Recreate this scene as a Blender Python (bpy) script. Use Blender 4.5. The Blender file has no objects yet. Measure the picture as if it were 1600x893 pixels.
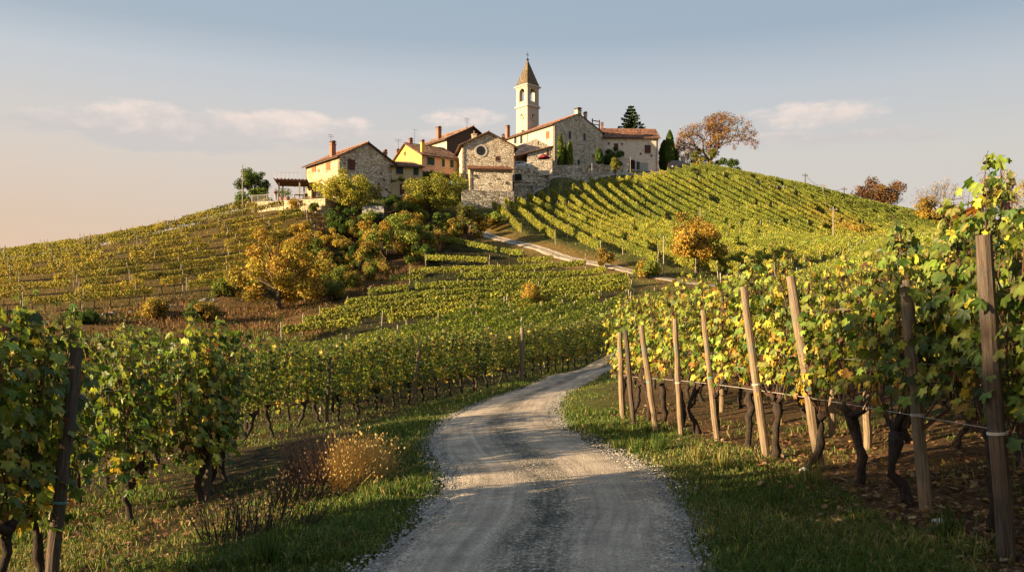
import bpy, math, random
import numpy as np
from mathutils import Vector, Matrix

R = math.radians
rng = np.random.default_rng(11)
random.seed(11)
sc = bpy.context.scene
COL = sc.collection

# ------------------------------------------------------------------ camera, sky, sun, exposure
F, CAMZ, HY = 1400.0, 1.7, 540.0


def W(px, py, d):
    """Point at photograph pixel (px, py) and distance d."""
    return ((px - 800) / F * d, d, CAMZ + (HY - py) / F * d)


cam_d = bpy.data.cameras.new('camera')
cam_d.lens = F / 1600 * 36
cam_d.sensor_width = 36
cam_d.shift_y = (HY - 446.5) / 1600
cam_d.clip_start = 0.1
cam_d.clip_end = 20000
cam = bpy.data.objects.new('camera', cam_d)
COL.objects.link(cam)
cam.location = (0, 0, CAMZ)
cam.rotation_euler = (R(90), 0, 0)
sc.camera = cam

SUN_EL = 12.5
SUN_AZ = math.atan2(-1.0, -0.40)          # clockwise from +Y
sun_dir = Vector((math.sin(SUN_AZ) * math.cos(R(SUN_EL)), math.cos(SUN_AZ) * math.cos(R(SUN_EL)), math.sin(R(SUN_EL))))
sl = bpy.data.lights.new('sun', 'SUN')
sl.energy = 5.0
sl.angle = R(0.6)
sl.color = (1.0, 0.74, 0.43)
so = bpy.data.objects.new('sun', sl)
COL.objects.link(so)
so.rotation_euler = (-sun_dir).to_track_quat('-Z', 'Y').to_euler()
so.location = (-50, -20, 60)

sc.view_settings.view_transform = 'Standard'
sc.view_settings.look = 'None'
sc.view_settings.gamma = 1
sc.view_settings.exposure = 1.75
sc.cycles.max_bounces = 6
sc.cycles.transparent_max_bounces = 8
sc.cycles.use_denoising = True


class NT:
    """Small helper to write node trees."""
    def __init__(self, nt):
        self.nt = nt
        self.n = nt.nodes
        self.l = nt.links

    def node(self, t, **kw):
        x = self.n.new(t)
        for k, v in kw.items():
            setattr(x, k, v)
        return x

    def put(self, sock, v):
        if v is None:
            return
        if isinstance(v, bpy.types.NodeSocket):
            self.l.new(v, sock)
        else:
            if hasattr(sock.default_value, '__len__') and not hasattr(v, '__len__'):
                v = (v,) * len(sock.default_value)
            if hasattr(v, '__len__') and len(v) == 3 and len(sock.default_value) == 4:
                v = tuple(v) + (1,)
            sock.default_value = v

    def math(self, op, a, b=None, c=None, clamp=False):
        m = self.node('ShaderNodeMath', operation=op, use_clamp=clamp)
        self.put(m.inputs[0], a)
        self.put(m.inputs[1], b)
        self.put(m.inputs[2], c)
        return m.outputs[0]

    def mix(self, f, a, b, blend='MIX'):
        m = self.node('ShaderNodeMix', data_type='RGBA', blend_type=blend)
        self.put(m.inputs[0], f)
        self.put(m.inputs[6], a)
        self.put(m.inputs[7], b)
        return m.outputs[2]

    def ramp(self, f, stops, interp='LINEAR'):
        r = self.node('ShaderNodeValToRGB')
        r.color_ramp.interpolation = interp
        els = r.color_ramp.elements
        while len(els) < len(stops):
            els.new(0.5)
        for e, (p, c) in zip(els, stops):
            e.position = p
            e.color = tuple(c) + (1,) if len(c) == 3 else c
        self.put(r.inputs[0], f)
        return r.outputs[0]

    def rng(self, f, a, b, c=0.0, d=1.0, smooth=True):
        m = self.node('ShaderNodeMapRange', interpolation_type='SMOOTHSTEP' if smooth else 'LINEAR')
        for i, v in enumerate((f, a, b, c, d)):
            self.put(m.inputs[i], v)
        return m.outputs[0]

    def noise(self, vec, scale, detail=4, rough=0.55, dist=0.0):
        x = self.node('ShaderNodeTexNoise')
        self.put(x.inputs['Vector'], vec)
        x.inputs['Scale'].default_value = scale
        x.inputs['Detail'].default_value = detail
        x.inputs['Roughness'].default_value = rough
        x.inputs['Distortion'].default_value = dist
        return x.outputs[0]

    def voro(self, vec, scale, feature='F1', out='Distance', rand=1.0):
        x = self.node('ShaderNodeTexVoronoi', feature=feature)
        self.put(x.inputs['Vector'], vec)
        x.inputs['Scale'].default_value = scale
        x.inputs['Randomness'].default_value = rand
        return x.outputs[out]

    def mapping(self, vec, scale=(1, 1, 1), loc=(0, 0, 0)):
        x = self.node('ShaderNodeMapping')
        self.put(x.inputs['Vector'], vec)
        x.inputs['Scale'].default_value = scale
        x.inputs['Location'].default_value = loc
        return x.outputs[0]

    def bump(self, h, strength=0.5, dist=0.05):
        b = self.node('ShaderNodeBump')
        b.inputs['Strength'].default_value = strength
        b.inputs['Distance'].default_value = dist
        self.put(b.inputs['Height'], h)
        return b.outputs[0]


# sky: Nishita light with soft warm haze towards the horizon and a low band of clouds
world = bpy.data.worlds.new('World')
sc.world = world
world.use_nodes = True
wt = NT(world.node_tree)
wt.n.clear()
sky = wt.node('ShaderNodeTexSky', sky_type='NISHITA')
sky.sun_disc = False
sky.sun_elevation = R(SUN_EL)
sky.sun_rotation = SUN_AZ % (2 * math.pi)
sky.altitude = 200
sky.air_density = 1.0
sky.dust_density = 2.2
sky.ozone_density = 1.5
tc = wt.node('ShaderNodeTexCoord')
sep = wt.node('ShaderNodeSeparateXYZ')
wt.put(sep.inputs[0], tc.outputs['Generated'])
dx, dy, dz = sep.outputs
az = wt.math('ARCTAN2', dx, dy)                      # 0 ahead, negative to the sun side
el = wt.math('ARCSINE', dz)
# hazy evening air: pale blue above, milky further down, warm near the horizon on the sun side
sunside = wt.rng(az, 0.65, -0.75)
t_el = wt.rng(el, 0.0, 0.45, smooth=False)
haze_r = wt.ramp(t_el, [(0.0, (3.95, 3.45, 2.95)), (0.44, (3.6, 3.5, 3.3)), (0.60, (2.95, 3.2, 3.45)), (0.73, (2.0, 2.5, 3.06)), (0.84, (1.95, 2.48, 3.05)), (1.0, (1.8, 2.35, 2.95))])
haze_l = wt.ramp(t_el, [(0.0, (5.2, 3.1, 1.8)), (0.28, (4.2, 3.2, 2.4)), (0.44, (4.0, 3.55, 3.15)), (0.64, (3.25, 3.45, 3.65)), (0.73, (2.35, 2.78, 3.2)), (0.84, (2.1, 2.6, 3.12)), (1.0, (1.85, 2.4, 2.95))])
haze = wt.mix(sunside, haze_r, haze_l)
base = wt.mix(wt.rng(el, 0.38, 0.85, 1.0, 0.2), wt.mix(1.0, sky.outputs[0], (2.1, 1.95, 1.8), 'MULTIPLY'), haze)  # unseen overhead sky brightened and warmed as added fill for the foreground
cvec = wt.mapping(tc.outputs['Generated'], (9, 9, 26))
cn = wt.noise(cvec, 1.0, 7, 0.62)
cn2 = wt.noise(wt.mapping(tc.outputs['Generated'], (30, 30, 70)), 1.0, 5, 0.6)
blobs = [(-500, 190, 215, 26), (-640, 200, 170, 22), (-690, 188, 60, 14), (-420, 186, 60, 12), (-350, 188, 90, 17), (-240, 192, 60, 12),
         (-85, 184, 75, 16), (-560, 215, 260, 20), (-300, 212, 240, 20), (480, 178, 100, 20), (455, 186, 70, 14), (540, 214, 110, 10), (640, 216, 60, 7), (380, 218, 90, 9)]
mx = None
for bx, by, rx, ry in blobs:
    a0 = math.atan2(bx, F)
    e0 = math.atan2((HY - by) / F, math.hypot(1, bx / F))
    u = wt.math('DIVIDE', wt.math('SUBTRACT', az, a0), rx / F / (1 + (bx / F) ** 2))
    v = wt.math('DIVIDE', wt.math('SUBTRACT', el, e0), ry / F)
    r2 = wt.math('ADD', wt.math('MULTIPLY', u, u), wt.math('MULTIPLY', v, v))
    m = wt.math('SUBTRACT', 1.0, r2)
    mx = m if mx is None else wt.math('MAXIMUM', mx, m)
mx = wt.math('MAXIMUM', mx, -1.5)
dens = wt.math('ADD', wt.math('MULTIPLY', mx, 0.62), wt.math('ADD', wt.math('MULTIPLY', wt.math('SUBTRACT', cn, 0.5), 2.6), wt.math('MULTIPLY', wt.math('SUBTRACT', cn2, 0.5), 0.9)))
cmask = wt.math('MULTIPLY', wt.rng(dens, -0.05, 0.6), 0.85)
lit = wt.rng(wt.math('ADD', wt.math('MULTIPLY', wt.math('SUBTRACT', el, 0.226), 16.0), wt.math('SUBTRACT', cn2, 0.5)), -0.25, 0.55)
ccol = wt.mix(lit, (3.5, 3.3, 3.25), (5.4, 4.5, 4.0))
out = wt.mix(cmask, base, ccol)
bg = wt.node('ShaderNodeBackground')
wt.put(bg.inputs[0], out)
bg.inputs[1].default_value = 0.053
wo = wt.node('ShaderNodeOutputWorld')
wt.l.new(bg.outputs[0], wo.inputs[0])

# ------------------------------------------------------------------ object helpers
def tag(o, label=None, cat=None, group=None, kind=None):
    if label: o['label'] = label
    if cat: o['category'] = cat
    if group: o['group'] = group
    if kind: o['kind'] = kind
    return o


def empty(name, loc=(0, 0, 0), rz=0.0, label=None, cat=None, group=None):
    o = bpy.data.objects.new(name, None)
    o.empty_display_size = 0.2
    COL.objects.link(o)
    o.location = loc
    o.rotation_euler = (0, 0, rz)
    return tag(o, label, cat, group)


def link(name, me, parent=None, loc=None, rot=None, scale=None):
    o = bpy.data.objects.new(name, me)
    COL.objects.link(o)
    if parent is not None: o.parent = parent
    if loc is not None: o.location = loc
    if rot is not None: o.rotation_euler = rot
    if scale is not None: o.scale = scale
    return o


def mesh_np(name, V, faces, mat, col=None, smooth=False, facecol=None, uv=None, matidx=None):
    """V (n,3); faces: (m,k) array or list of such arrays; col (n,3) point colours; facecol (m,3)."""
    me = bpy.data.meshes.new(name)
    V = np.asarray(V, dtype=np.float32)
    if isinstance(faces, np.ndarray): faces = [faces]
    faces = [np.asarray(f, dtype=np.int32) for f in faces if len(f)]
    loops = np.concatenate([f.ravel() for f in faces])
    tot = np.concatenate([np.full(len(f), f.shape[1], dtype=np.int32) for f in faces])
    start = np.concatenate([[0], np.cumsum(tot)[:-1]]).astype(np.int32)
    me.vertices.add(len(V)); me.vertices.foreach_set('co', V.ravel())
    me.loops.add(len(loops)); me.loops.foreach_set('vertex_index', loops)
    me.polygons.add(len(tot)); me.polygons.foreach_set('loop_start', start); me.polygons.foreach_set('loop_total', tot)
    me.polygons.foreach_set('use_smooth', np.full(len(tot), smooth, dtype=bool))
    if col is not None:
        a = me.color_attributes.new('Col', 'FLOAT_COLOR', 'POINT')
        c = np.ones((len(V), 4), np.float32); c[:, :3] = col
        a.data.foreach_set('color', c.ravel())
    if facecol is not None:
        a = me.attributes.new('Col', 'FLOAT_COLOR', 'CORNER')
        c = np.ones((len(loops), 4), np.float32)
        c[:, :3] = np.repeat(np.asarray(facecol, np.float32), tot, axis=0)
        a.data.foreach_set('color', c.ravel())
    if uv is not None:
        u = me.uv_layers.new(name='UVMap')
        u.data.foreach_set('uv', np.asarray(uv, np.float32)[loops].ravel())
    me.update(calc_edges=True)
    for m in (mat if isinstance(mat, (list, tuple)) else [mat]): me.materials.append(m)
    if matidx is not None: me.polygons.foreach_set('material_index', np.asarray(matidx, np.int32))
    me.validate()
    return me


class MB:
    """Collects boxes, tubes, lathes and prisms into one mesh."""
    def __init__(self):
        self.v, self.f = [], []

    def add(self, V, Fs):
        o = len(self.v)
        self.v += [tuple(p) for p in V]
        self.f += [tuple(i + o for i in f) for f in Fs]

    def box(self, x0, x1, y0, y1, z0, z1):
        V = [(x, y, z) for z in (z0, z1) for y in (y0, y1) for x in (x0, x1)]
        self.add(V, [(0, 2, 3, 1), (4, 5, 7, 6), (0, 1, 5, 4), (2, 6, 7, 3), (0, 4, 6, 2), (1, 3, 7, 5)])

    def tube(self, pts, radii, n=8, cap=True, twist=0.0):
        pts = [Vector(p) for p in pts]
        if not hasattr(radii, '__len__'): radii = [radii] * len(pts)
        rings = []
        prev = None
        for i, p in enumerate(pts):
            t = (pts[min(i + 1, len(pts) - 1)] - pts[max(i - 1, 0)])
            if t.length < 1e-9: t = Vector((0, 0, 1))
            t.normalize()
            if prev is None:
                a = Vector((1, 0, 0)) if abs(t.x) < 0.8 else Vector((0, 1, 0))
            else:
                a = prev
            b = t.cross(a)
            if b.length < 1e-6: b = t.cross(Vector((0.3, 0.8, 0.5)))
            b.normalize()
            a = b.cross(t).normalized()
            prev = a
            r = radii[i]
            rings.append([p + (a * math.cos(2 * math.pi * k / n + twist) + b * math.sin(2 * math.pi * k / n + twist)) * r for k in range(n)])
        V = [q for r_ in rings for q in r_]
        Fs = []
        for i in range(len(pts) - 1):
            for k in range(n):
                k2 = (k + 1) % n
                Fs.append((i * n + k, i * n + k2, (i + 1) * n + k2, (i + 1) * n + k))
        if cap:
            Fs.append(tuple(range(n))[::-1])
            Fs.append(tuple((len(pts) - 1) * n + k for k in range(n)))
        self.add(V, Fs)

    def lathe(self, prof, n=16, c=(0, 0, 0)):
        V, Fs = [], []
        for r, z in prof:
            for k in range(n):
                a = 2 * math.pi * k / n
                V.append((c[0] + r * math.cos(a), c[1] + r * math.sin(a), c[2] + z))
        for i in range(len(prof) - 1):
            for k in range(n):
                k2 = (k + 1) % n
                Fs.append((i * n + k, i * n + k2, (i + 1) * n + k2, (i + 1) * n + k))
        Fs.append(tuple(range(n))[::-1]); Fs.append(tuple((len(prof) - 1) * n + k for k in range(n)))
        self.add(V, Fs)

    def prism(self, poly, axis, a0, a1):
        """poly: 2-D outline; extruded along axis from a0 to a1 (axis 'x': poly is (y,z); 'y': (x,z); 'z': (x,y))."""
        n = len(poly)
        def P(p, a):
            return {'x': (a, p[0], p[1]), 'y': (p[0], a, p[1]), 'z': (p[0], p[1], a)}[axis]
        V = [P(p, a0) for p in poly] + [P(p, a1) for p in poly]
        Fs = [tuple(range(n)), tuple(range(2 * n - 1, n - 1, -1))]
        Fs += [(i, i + n, (i + 1) % n + n, (i + 1) % n) for i in range(n)]
        self.add(V, Fs)

    def xform(self, M):
        self.v = [tuple(M @ Vector(p)) for p in self.v]
        return self

    def mesh(self, name, mat, smooth=False, fix=True):
        import bmesh
        me = bpy.data.meshes.new(name)
        me.from_pydata(self.v, [], self.f)
        if fix:
            bm = bmesh.new(); bm.from_mesh(me)
            bmesh.ops.recalc_face_normals(bm, faces=bm.faces)
            bm.to_mesh(me); bm.free()
        me.materials.append(mat)
        if smooth: me.polygons.foreach_set('use_smooth', [True] * len(me.polygons))
        me.update()
        return me

    def build(self, name, mat, parent=None, smooth=False, **kw):
        return link(name, self.mesh(name, mat, smooth), parent, **kw)


def vnoise(x, y, s, seed=0):
    """Smooth value noise in 0..1 on arrays."""
    x = np.asarray(x, float) / s; y = np.asarray(y, float) / s
    xi, yi = np.floor(x).astype(np.int64), np.floor(y).astype(np.int64)
    fx, fy = x - xi, y - yi
    fx = fx * fx * (3 - 2 * fx); fy = fy * fy * (3 - 2 * fy)
    def h(a, b):
        n = np.sin(a * 127.1 + b * 311.7 + seed * 74.7) * 43758.5453
        return n - np.floor(n)
    return (h(xi, yi) * (1 - fx) + h(xi + 1, yi) * fx) * (1 - fy) + (h(xi, yi + 1) * (1 - fx) + h(xi + 1, yi + 1) * fx) * fy


ORD = ['first', 'second', 'third', 'fourth', 'fifth', 'sixth', 'seventh', 'eighth', 'ninth', 'tenth', 'eleventh', 'twelfth', 'thirteenth',
       'fourteenth', 'fifteenth', 'sixteenth', 'seventeenth', 'eighteenth', 'nineteenth']
TENS = {20: 'twentieth', 30: 'thirtieth', 40: 'fortieth', 50: 'fiftieth', 60: 'sixtieth', 70: 'seventieth'}
TEN = {2: 'twenty', 3: 'thirty', 4: 'forty', 5: 'fifty', 6: 'sixty', 7: 'seventy'}


def ordinal(i):
    if i <= 19: return ORD[i - 1]
    if i % 10 == 0: return TENS[i]
    return TEN[i // 10] + '-' + ORD[i % 10 - 1]

# ------------------------------------------------------------------ materials
def new_mat(name):
    m = bpy.data.materials.new(name)
    m.use_nodes = True
    t = NT(m.node_tree)
    p = t.n['Principled BSDF']
    return m, t, p


def objco(t):
    return t.node('ShaderNodeTexCoord').outputs['Object']


def attr(t, name='Col'):
    a = t.node('ShaderNodeAttribute')
    a.attribute_name = name
    return a.outputs['Color']


def leaf_mat(name, trans=0.4, rough=0.5, spec=0.3):
    m, t, p = new_mat(name)
    c = attr(t)
    n = t.noise(objco(t), 14, 2)
    c = t.mix(1.0, c, t.ramp(n, [(0.3, (0.75, 0.75, 0.75)), (0.7, (1.25, 1.25, 1.2))]), 'MULTIPLY')
    t.put(p.inputs['Base Color'], c)
    p.inputs['Roughness'].default_value = rough
    p.inputs['Specular IOR Level'].default_value = spec
    tr = t.node('ShaderNodeBsdfTranslucent')
    t.put(tr.inputs[0], t.mix(1.0, c, (1.25, 1.2, 0.7), 'MULTIPLY'))
    mx = t.node('ShaderNodeMixShader')
    mx.inputs[0].default_value = trans
    t.l.new(p.outputs[0], mx.inputs[1]); t.l.new(tr.outputs[0], mx.inputs[2])
    t.l.new(mx.outputs[0], t.n['Material Output'].inputs[0])
    return m


M = {}
M['vine_leaf'] = leaf_mat('vine_leaf', 0.42, 0.45, 0.35)
M['row_leaf'] = leaf_mat('row_leaf', 0.35, 0.6, 0.2)
M['tree_leaf'] = leaf_mat('tree_leaf', 0.3, 0.6, 0.2)
M['needle'] = leaf_mat('needle', 0.1, 0.7, 0.15)
M['grass'] = leaf_mat('grass', 0.35, 0.6, 0.2)


def bark_mat(name, c0, c1, scale=(30, 30, 6), bump=0.8):
    m, t, p = new_mat(name)
    n = t.noise(t.mapping(objco(t), scale), 1, 5, 0.65, 0.6)
    c = t.ramp(n, [(0.3, c0), (0.7, c1)])
    st = t.noise(objco(t), 2.3, 5, 0.7)
    g = (c1[0] * .62, c1[0] * .62, c1[0] * .56)
    c = t.mix(t.rng(st, 0.48, 0.66), c, t.mix(n, tuple(x * .45 for x in g), g))
    t.put(p.inputs['Base Color'], c)
    p.inputs['Roughness'].default_value = 0.9
    p.inputs['Specular IOR Level'].default_value = 0.15
    t.put(p.inputs['Normal'], t.bump(n, bump, 0.02))
    return m


M['vine_bark'] = bark_mat('vine_bark', (0.010, 0.008, 0.006), (0.07, 0.048, 0.036), (45, 45, 9))
M['cane'] = bark_mat('cane', (0.06, 0.03, 0.02), (0.14, 0.075, 0.05))
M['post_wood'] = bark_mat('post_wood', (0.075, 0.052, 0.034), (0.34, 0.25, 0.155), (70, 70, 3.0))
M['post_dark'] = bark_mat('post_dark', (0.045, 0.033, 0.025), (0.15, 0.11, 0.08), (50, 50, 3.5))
M['stake'] = bark_mat('stake', (0.22, 0.18, 0.13), (0.42, 0.36, 0.28), (40, 40, 4))
M['bark'] = bark_mat('bark', (0.04, 0.028, 0.02), (0.13, 0.09, 0.065), (8, 8, 2))
M['twig'] = bark_mat('twig', (0.07, 0.045, 0.03), (0.15, 0.095, 0.065), (8, 8, 2))


def plain(name, c, rough=0.6, metal=0.0, var=0.15, scale=6, spec=0.4):
    m, t, p = new_mat(name)
    n = t.noise(objco(t), scale, 4)
    t.put(p.inputs['Base Color'], t.mix(n, tuple(x * (1 - var) for x in c), tuple(min(1, x * (1 + var)) for x in c)))
    p.inputs['Roughness'].default_value = rough
    p.inputs['Metallic'].default_value = metal
    p.inputs['Specular IOR Level'].default_value = spec
    return m


M['wire'] = plain('wire', (0.45, 0.43, 0.4), 0.5, 0.6)
M['twine_teal'] = plain('twine_teal', (0.12, 0.34, 0.31), 0.8)
M['twine_pale'] = plain('twine_pale', (0.55, 0.52, 0.45), 0.8)


def terrain_mat():
    m, t, p = new_mat('hill_ground')
    c = attr(t)
    co = objco(t)
    n1 = t.noise(co, 0.35, 6, 0.65)
    n2 = t.noise(co, 5.0, 6, 0.7)
    n3 = t.noise(co, 40.0, 4, 0.7)
    c = t.mix(1.0, c, t.ramp(n1, [(0.3, (0.62, 0.7, 0.6)), (0.7, (1.4, 1.25, 1.15))]), 'MULTIPLY')
    c = t.mix(1.0, c, t.ramp(n2, [(0.3, (0.55, 0.55, 0.5)), (0.72, (1.5, 1.45, 1.3))]), 'MULTIPLY')
    c = t.mix(t.rng(n3, 0.52, 0.75), c, t.mix(1.0, c, (1.9, 1.5, 1.1), 'MULTIPLY'))
    t.put(p.inputs['Base Color'], c)
    p.inputs['Roughness'].default_value = 0.95
    p.inputs['Specular IOR Level'].default_value = 0.1
    h = t.math('ADD', t.math('MULTIPLY', n2, 0.7), t.math('MULTIPLY', n3, 0.3))
    t.put(p.inputs['Normal'], t.bump(h, 1.0, 0.12))
    return m


def road_mat():
    m, t, p = new_mat('gravel_road')
    uvn = t.node('ShaderNodeUVMap'); uvn.uv_map = 'UVMap'
    s = t.node('ShaderNodeSeparateXYZ'); t.put(s.inputs[0], uvn.outputs[0])
    u = s.outputs[0]                          # metres from the middle of the road
    co = objco(t)
    wob = t.math('MULTIPLY', t.math('SUBTRACT', t.noise(co, 0.8, 4), 0.5), 0.5)
    au = t.math('ABSOLUTE', t.math('ADD', u, wob))
    grit = t.voro(co, 55, out='Color')
    g = t.node('ShaderNodeSeparateColor'); t.put(g.inputs[0], grit)
    fine = t.noise(co, 120, 3, 0.7)
    pat = t.noise(co, 1.6, 6, 0.7)
    stone = t.ramp(t.math('ADD', t.math('MULTIPLY', g.outputs[0], 0.6), t.math('MULTIPLY', fine, 0.4)),
                   [(0.15, (0.15, 0.120, 0.088)), (0.5, (0.375, 0.305, 0.228)), (0.85, (0.66, 0.56, 0.435))])
    track = t.rng(t.math('ABSOLUTE', t.math('SUBTRACT', au, 0.68)), 0.5, 0.12)     # smooth wheel tracks, pale and fine
    mid = t.rng(au, 0.42, 0.1)
    edge = t.rng(au, 1.12, 1.42)
    c = t.mix(t.math('MULTIPLY', track, 0.6), stone, t.mix(fine, (0.35, 0.283, 0.21), (0.56, 0.463, 0.35)))
    speck = t.noise(co, 26, 5, 0.75)
    c = t.mix(t.math('MULTIPLY', mid, t.rng(t.math('ADD', t.math('MULTIPLY', pat, .45), t.math('MULTIPLY', speck, .6)), 0.47, 0.58)), c, t.mix(fine, (0.04, 0.042, 0.032), (0.12, 0.115, 0.09)))
    c = t.mix(t.math('MULTIPLY', edge, 0.7), c, t.mix(g.outputs[1], (0.14, 0.13, 0.115), (0.5, 0.48, 0.44)))
    big = t.noise(t.mapping(co, (1, .35, 1)), 0.9, 5, 0.6)
    c = t.mix(t.rng(big, 0.52, 0.66), c, t.mix(1.0, c, (0.72, 0.71, 0.70), 'MULTIPLY'))
    streak = t.noise(t.mapping(uvn.outputs[0], (9, .25, 1)), 1.0, 4, 0.6)
    c = t.mix(1.0, c, t.ramp(streak, [(0.32, (0.70, 0.70, 0.70)), (0.68, (1.2, 1.2, 1.2))]), 'MULTIPLY')
    c = t.mix(1.0, c, t.ramp(pat, [(0.3, (0.70, 0.70, 0.70)), (0.7, (1.25, 1.24, 1.22))]), 'MULTIPLY')
    t.put(p.inputs['Base Color'], c)
    p.inputs['Roughness'].default_value = 0.9
    p.inputs['Specular IOR Level'].default_value = 0.2
    h = t.math('ADD', t.math('MULTIPLY', t.voro(co, 55), -0.6), t.math('MULTIPLY', pat, 1.2))
    t.put(p.inputs['Normal'], t.bump(h, 0.7, 0.03))
    return m


M['terrain'] = terrain_mat()
M['road'] = road_mat()

# ------------------------------------------------------------------ terrain
PX = [  # (px, py, distance) read off the hill
    (0, 500, 88), (150, 490, 90), (300, 465, 97), (370, 445, 104), (0, 412, 130), (200, 384, 137), (300, 357, 140), (345, 340, 141), (400, 333, 133), (490, 340, 128),
    (-150, 445, 125), (-150, 515, 86), (-300, 480, 120),
    (0, 522, 79), (150, 515, 80), (300, 500, 86), (400, 492, 90), (450, 505, 84),
    (470, 440, 108), (540, 400, 118), (620, 400, 120), (560, 350, 130),
    (430, 545, 68), (550, 531, 70), (700, 520, 70), (600, 462, 95), (690, 392, 120), (830, 408, 117), (900, 455, 96), (1000, 462, 88), (850, 490, 80), (520, 515, 78), (750, 450, 98),
    (760, 367, 130), (850, 390, 120), (950, 415, 108), (1050, 437, 98), (1165, 456, 88),
    (780, 347, 134), (960, 396, 115), (1060, 421, 105), (1200, 441, 100), (650, 330, 140),
    (900, 335, 145), (1000, 355, 140), (1100, 355, 140), (1200, 362, 140), (1300, 384, 137), (1400, 365, 157), (1200, 293, 174), (1000, 300, 162), (1100, 310, 162), (1300, 335, 160),
    (1430, 343, 180), (1280, 306, 184), (1160, 281, 184), (1100, 270, 182), (1060, 267, 186), (1000, 272, 184), (900, 285, 170), (840, 297, 163), (780, 312, 152), (700, 308, 152),
    (630, 306, 148), (545, 309, 141), (470, 312, 141), (880, 275, 169.5), (845, 283, 163), (935, 273, 175), (900, 262, 184), (960, 262, 188), (740, 297, 154), (1480, 368, 172), (1600, 385, 160), (1560, 345, 190),
]
XYZ = [  # near field and beyond, metres
    (0, -30, 0), (-30, -30, -.3), (30, -30, .6), (0, 0, 0), (0.12, 6.7, 0), (0.42, 9.2, 0), (0.48, 11.9, 0), (0.1, 14.9, 0), (-.26, 19, 0), (-.1, 24, 0), (.45, 30, 0), (2.6, 40, .1), (5.1, 50, .5),
    (10, 62, 2.1), (17, 76, 4.5), (-4.5, 3, -.4), (-4.5, 9, -.55), (-5, 14, -.65), (-7.6, 22.6, -.88), (-7, 32, -.7), (-3.9, 36, -.36), (-12, 15, -1.1), (-20, 20, -1.3), (-16, 35, -.9), (-30, 50, -.5),
    (-30, 0, -.8), (-60, 20, -1), (-1.9, 12, -.06), (-3, 12, -.3), (-1.9, 20, -.08), (0.5, 43, .15), (3, 60, 1.5), (-5, 55, .6), (-20, 62, .6), (11, 71, 3.2),
    (3.8, 7, .08), (2.6, 20, .1), (4.6, 11.5, .25), (8, 8, .5), (8, 20, .7), (13, 30, 1.5), (15, 10, 1.0), (25, 60, 4.6), (43, 100, 11.5), (25, 20, 2.2), (40, 40, 5.0), (60, 60, 9.5), (75, 100, 17),
    (10, 45, 1.4), (16, 60, 3.0), (60, 0, 4), (100, 50, 12), (110, 120, 22), (120, 170, 24), (100, 200, 26),
    (0, 215, 33), (40, 215, 36), (70, 215, 28), (-30, 175, 24), (-60, 165, 13), (-90, 150, 8), (-40, 210, 20), (-100, 200, 2), (0, 280, 12), (80, 280, 10), (150, 250, 12), (-120, 100, 2), (-150, 150, 0),
]
CP = np.array([W(*p) for p in PX] + XYZ)


def _tps(r2):
    return 0.5 * r2 * np.log(r2 + 1e-9)


_n = len(CP)
_A = np.zeros((_n + 3, _n + 3))
_d2 = ((CP[:, None, :2] - CP[None, :, :2]) ** 2).sum(-1)
_A[:_n, :_n] = _tps(_d2) + np.eye(_n) * 1.5
_A[:_n, _n] = 1; _A[:_n, _n + 1:] = CP[:, :2]
_A[_n, :_n] = 1; _A[_n + 1:, :_n] = CP[:, :2].T
_w = np.linalg.solve(_A, np.concatenate([CP[:, 2], [0, 0, 0]]))


def H(x, y):
    x = np.atleast_1d(np.asarray(x, float)); y = np.atleast_1d(np.asarray(y, float))
    sh = x.shape
    xc = np.clip(x.ravel(), -160, 160); yc = np.clip(y.ravel(), -40, 290)
    z = np.empty(len(xc))
    for i in range(0, len(xc), 20000):
        a, b = xc[i:i + 20000], yc[i:i + 20000]
        d2 = (a[:, None] - CP[None, :, 0]) ** 2 + (b[:, None] - CP[None, :, 1]) ** 2
        z[i:i + 20000] = _tps(d2) @ _w[:_n] + _w[_n] + a * _w[_n + 1] + b * _w[_n + 2]
    out = np.hypot(x.ravel() - xc, y.ravel() - yc)
    k = np.clip(out / 250, 0, 1); k = k * k * (3 - 2 * k)
    return (z * (1 - k) + (-12) * k).reshape(sh)


def H1(x, y):
    return float(H([x], [y])[0])


def catmull(P, step=0.8):
    P = np.asarray(P, float)
    P = np.vstack([2 * P[0] - P[1], P, 2 * P[-1] - P[-2]])
    out = []
    for i in range(1, len(P) - 2):
        n = max(2, int(np.linalg.norm(P[i + 1] - P[i]) / step))
        t = np.linspace(0, 1, n, endpoint=False)[:, None]
        out.append(0.5 * ((2 * P[i]) + (-P[i - 1] + P[i + 1]) * t + (2 * P[i - 1] - 5 * P[i] + 4 * P[i + 1] - P[i + 2]) * t ** 2
                          + (-P[i - 1] + 3 * P[i] - 3 * P[i + 1] + P[i + 2]) * t ** 3))
    out.append(P[-2][None])
    return np.vstack(out)


ROAD = catmull([(-.4, -25), (-.15, -8), (0, 0), (0.1, 6.7), (0.42, 9.2), (0.44, 11.9), (0.06, 14.9), (-.28, 19), (-.12, 24), (.45, 30), (2.3, 40), (5.1, 50), (10, 62), (16.5, 75), (22, 85), (23.5, 89), (22.5, 93.5),
                (17.6, 98), (11.6, 108), (4.3, 120), (-3.7, 130), (-6.5, 133.5)], 0.5)
UPROAD = catmull([(-3.5, 150.5), (3.9, 160.5), (8, 165.8), (14.4, 172.5), (20, 177), (27.3, 182.3), (33, 186.5), (44, 190)], 0.8)


def dist_to(P, x, y):
    """Distance of points to a polyline given as dense points."""
    x = np.asarray(x, float).ravel(); y = np.asarray(y, float).ravel()
    d = np.full(len(x), 1e9)
    for i in range(0, len(x), 4000):
        dd = (x[i:i + 4000, None] - P[None, :, 0]) ** 2 + (y[i:i + 4000, None] - P[None, :, 1]) ** 2
        d[i:i + 4000] = np.sqrt(dd.min(1))
    return d


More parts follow.
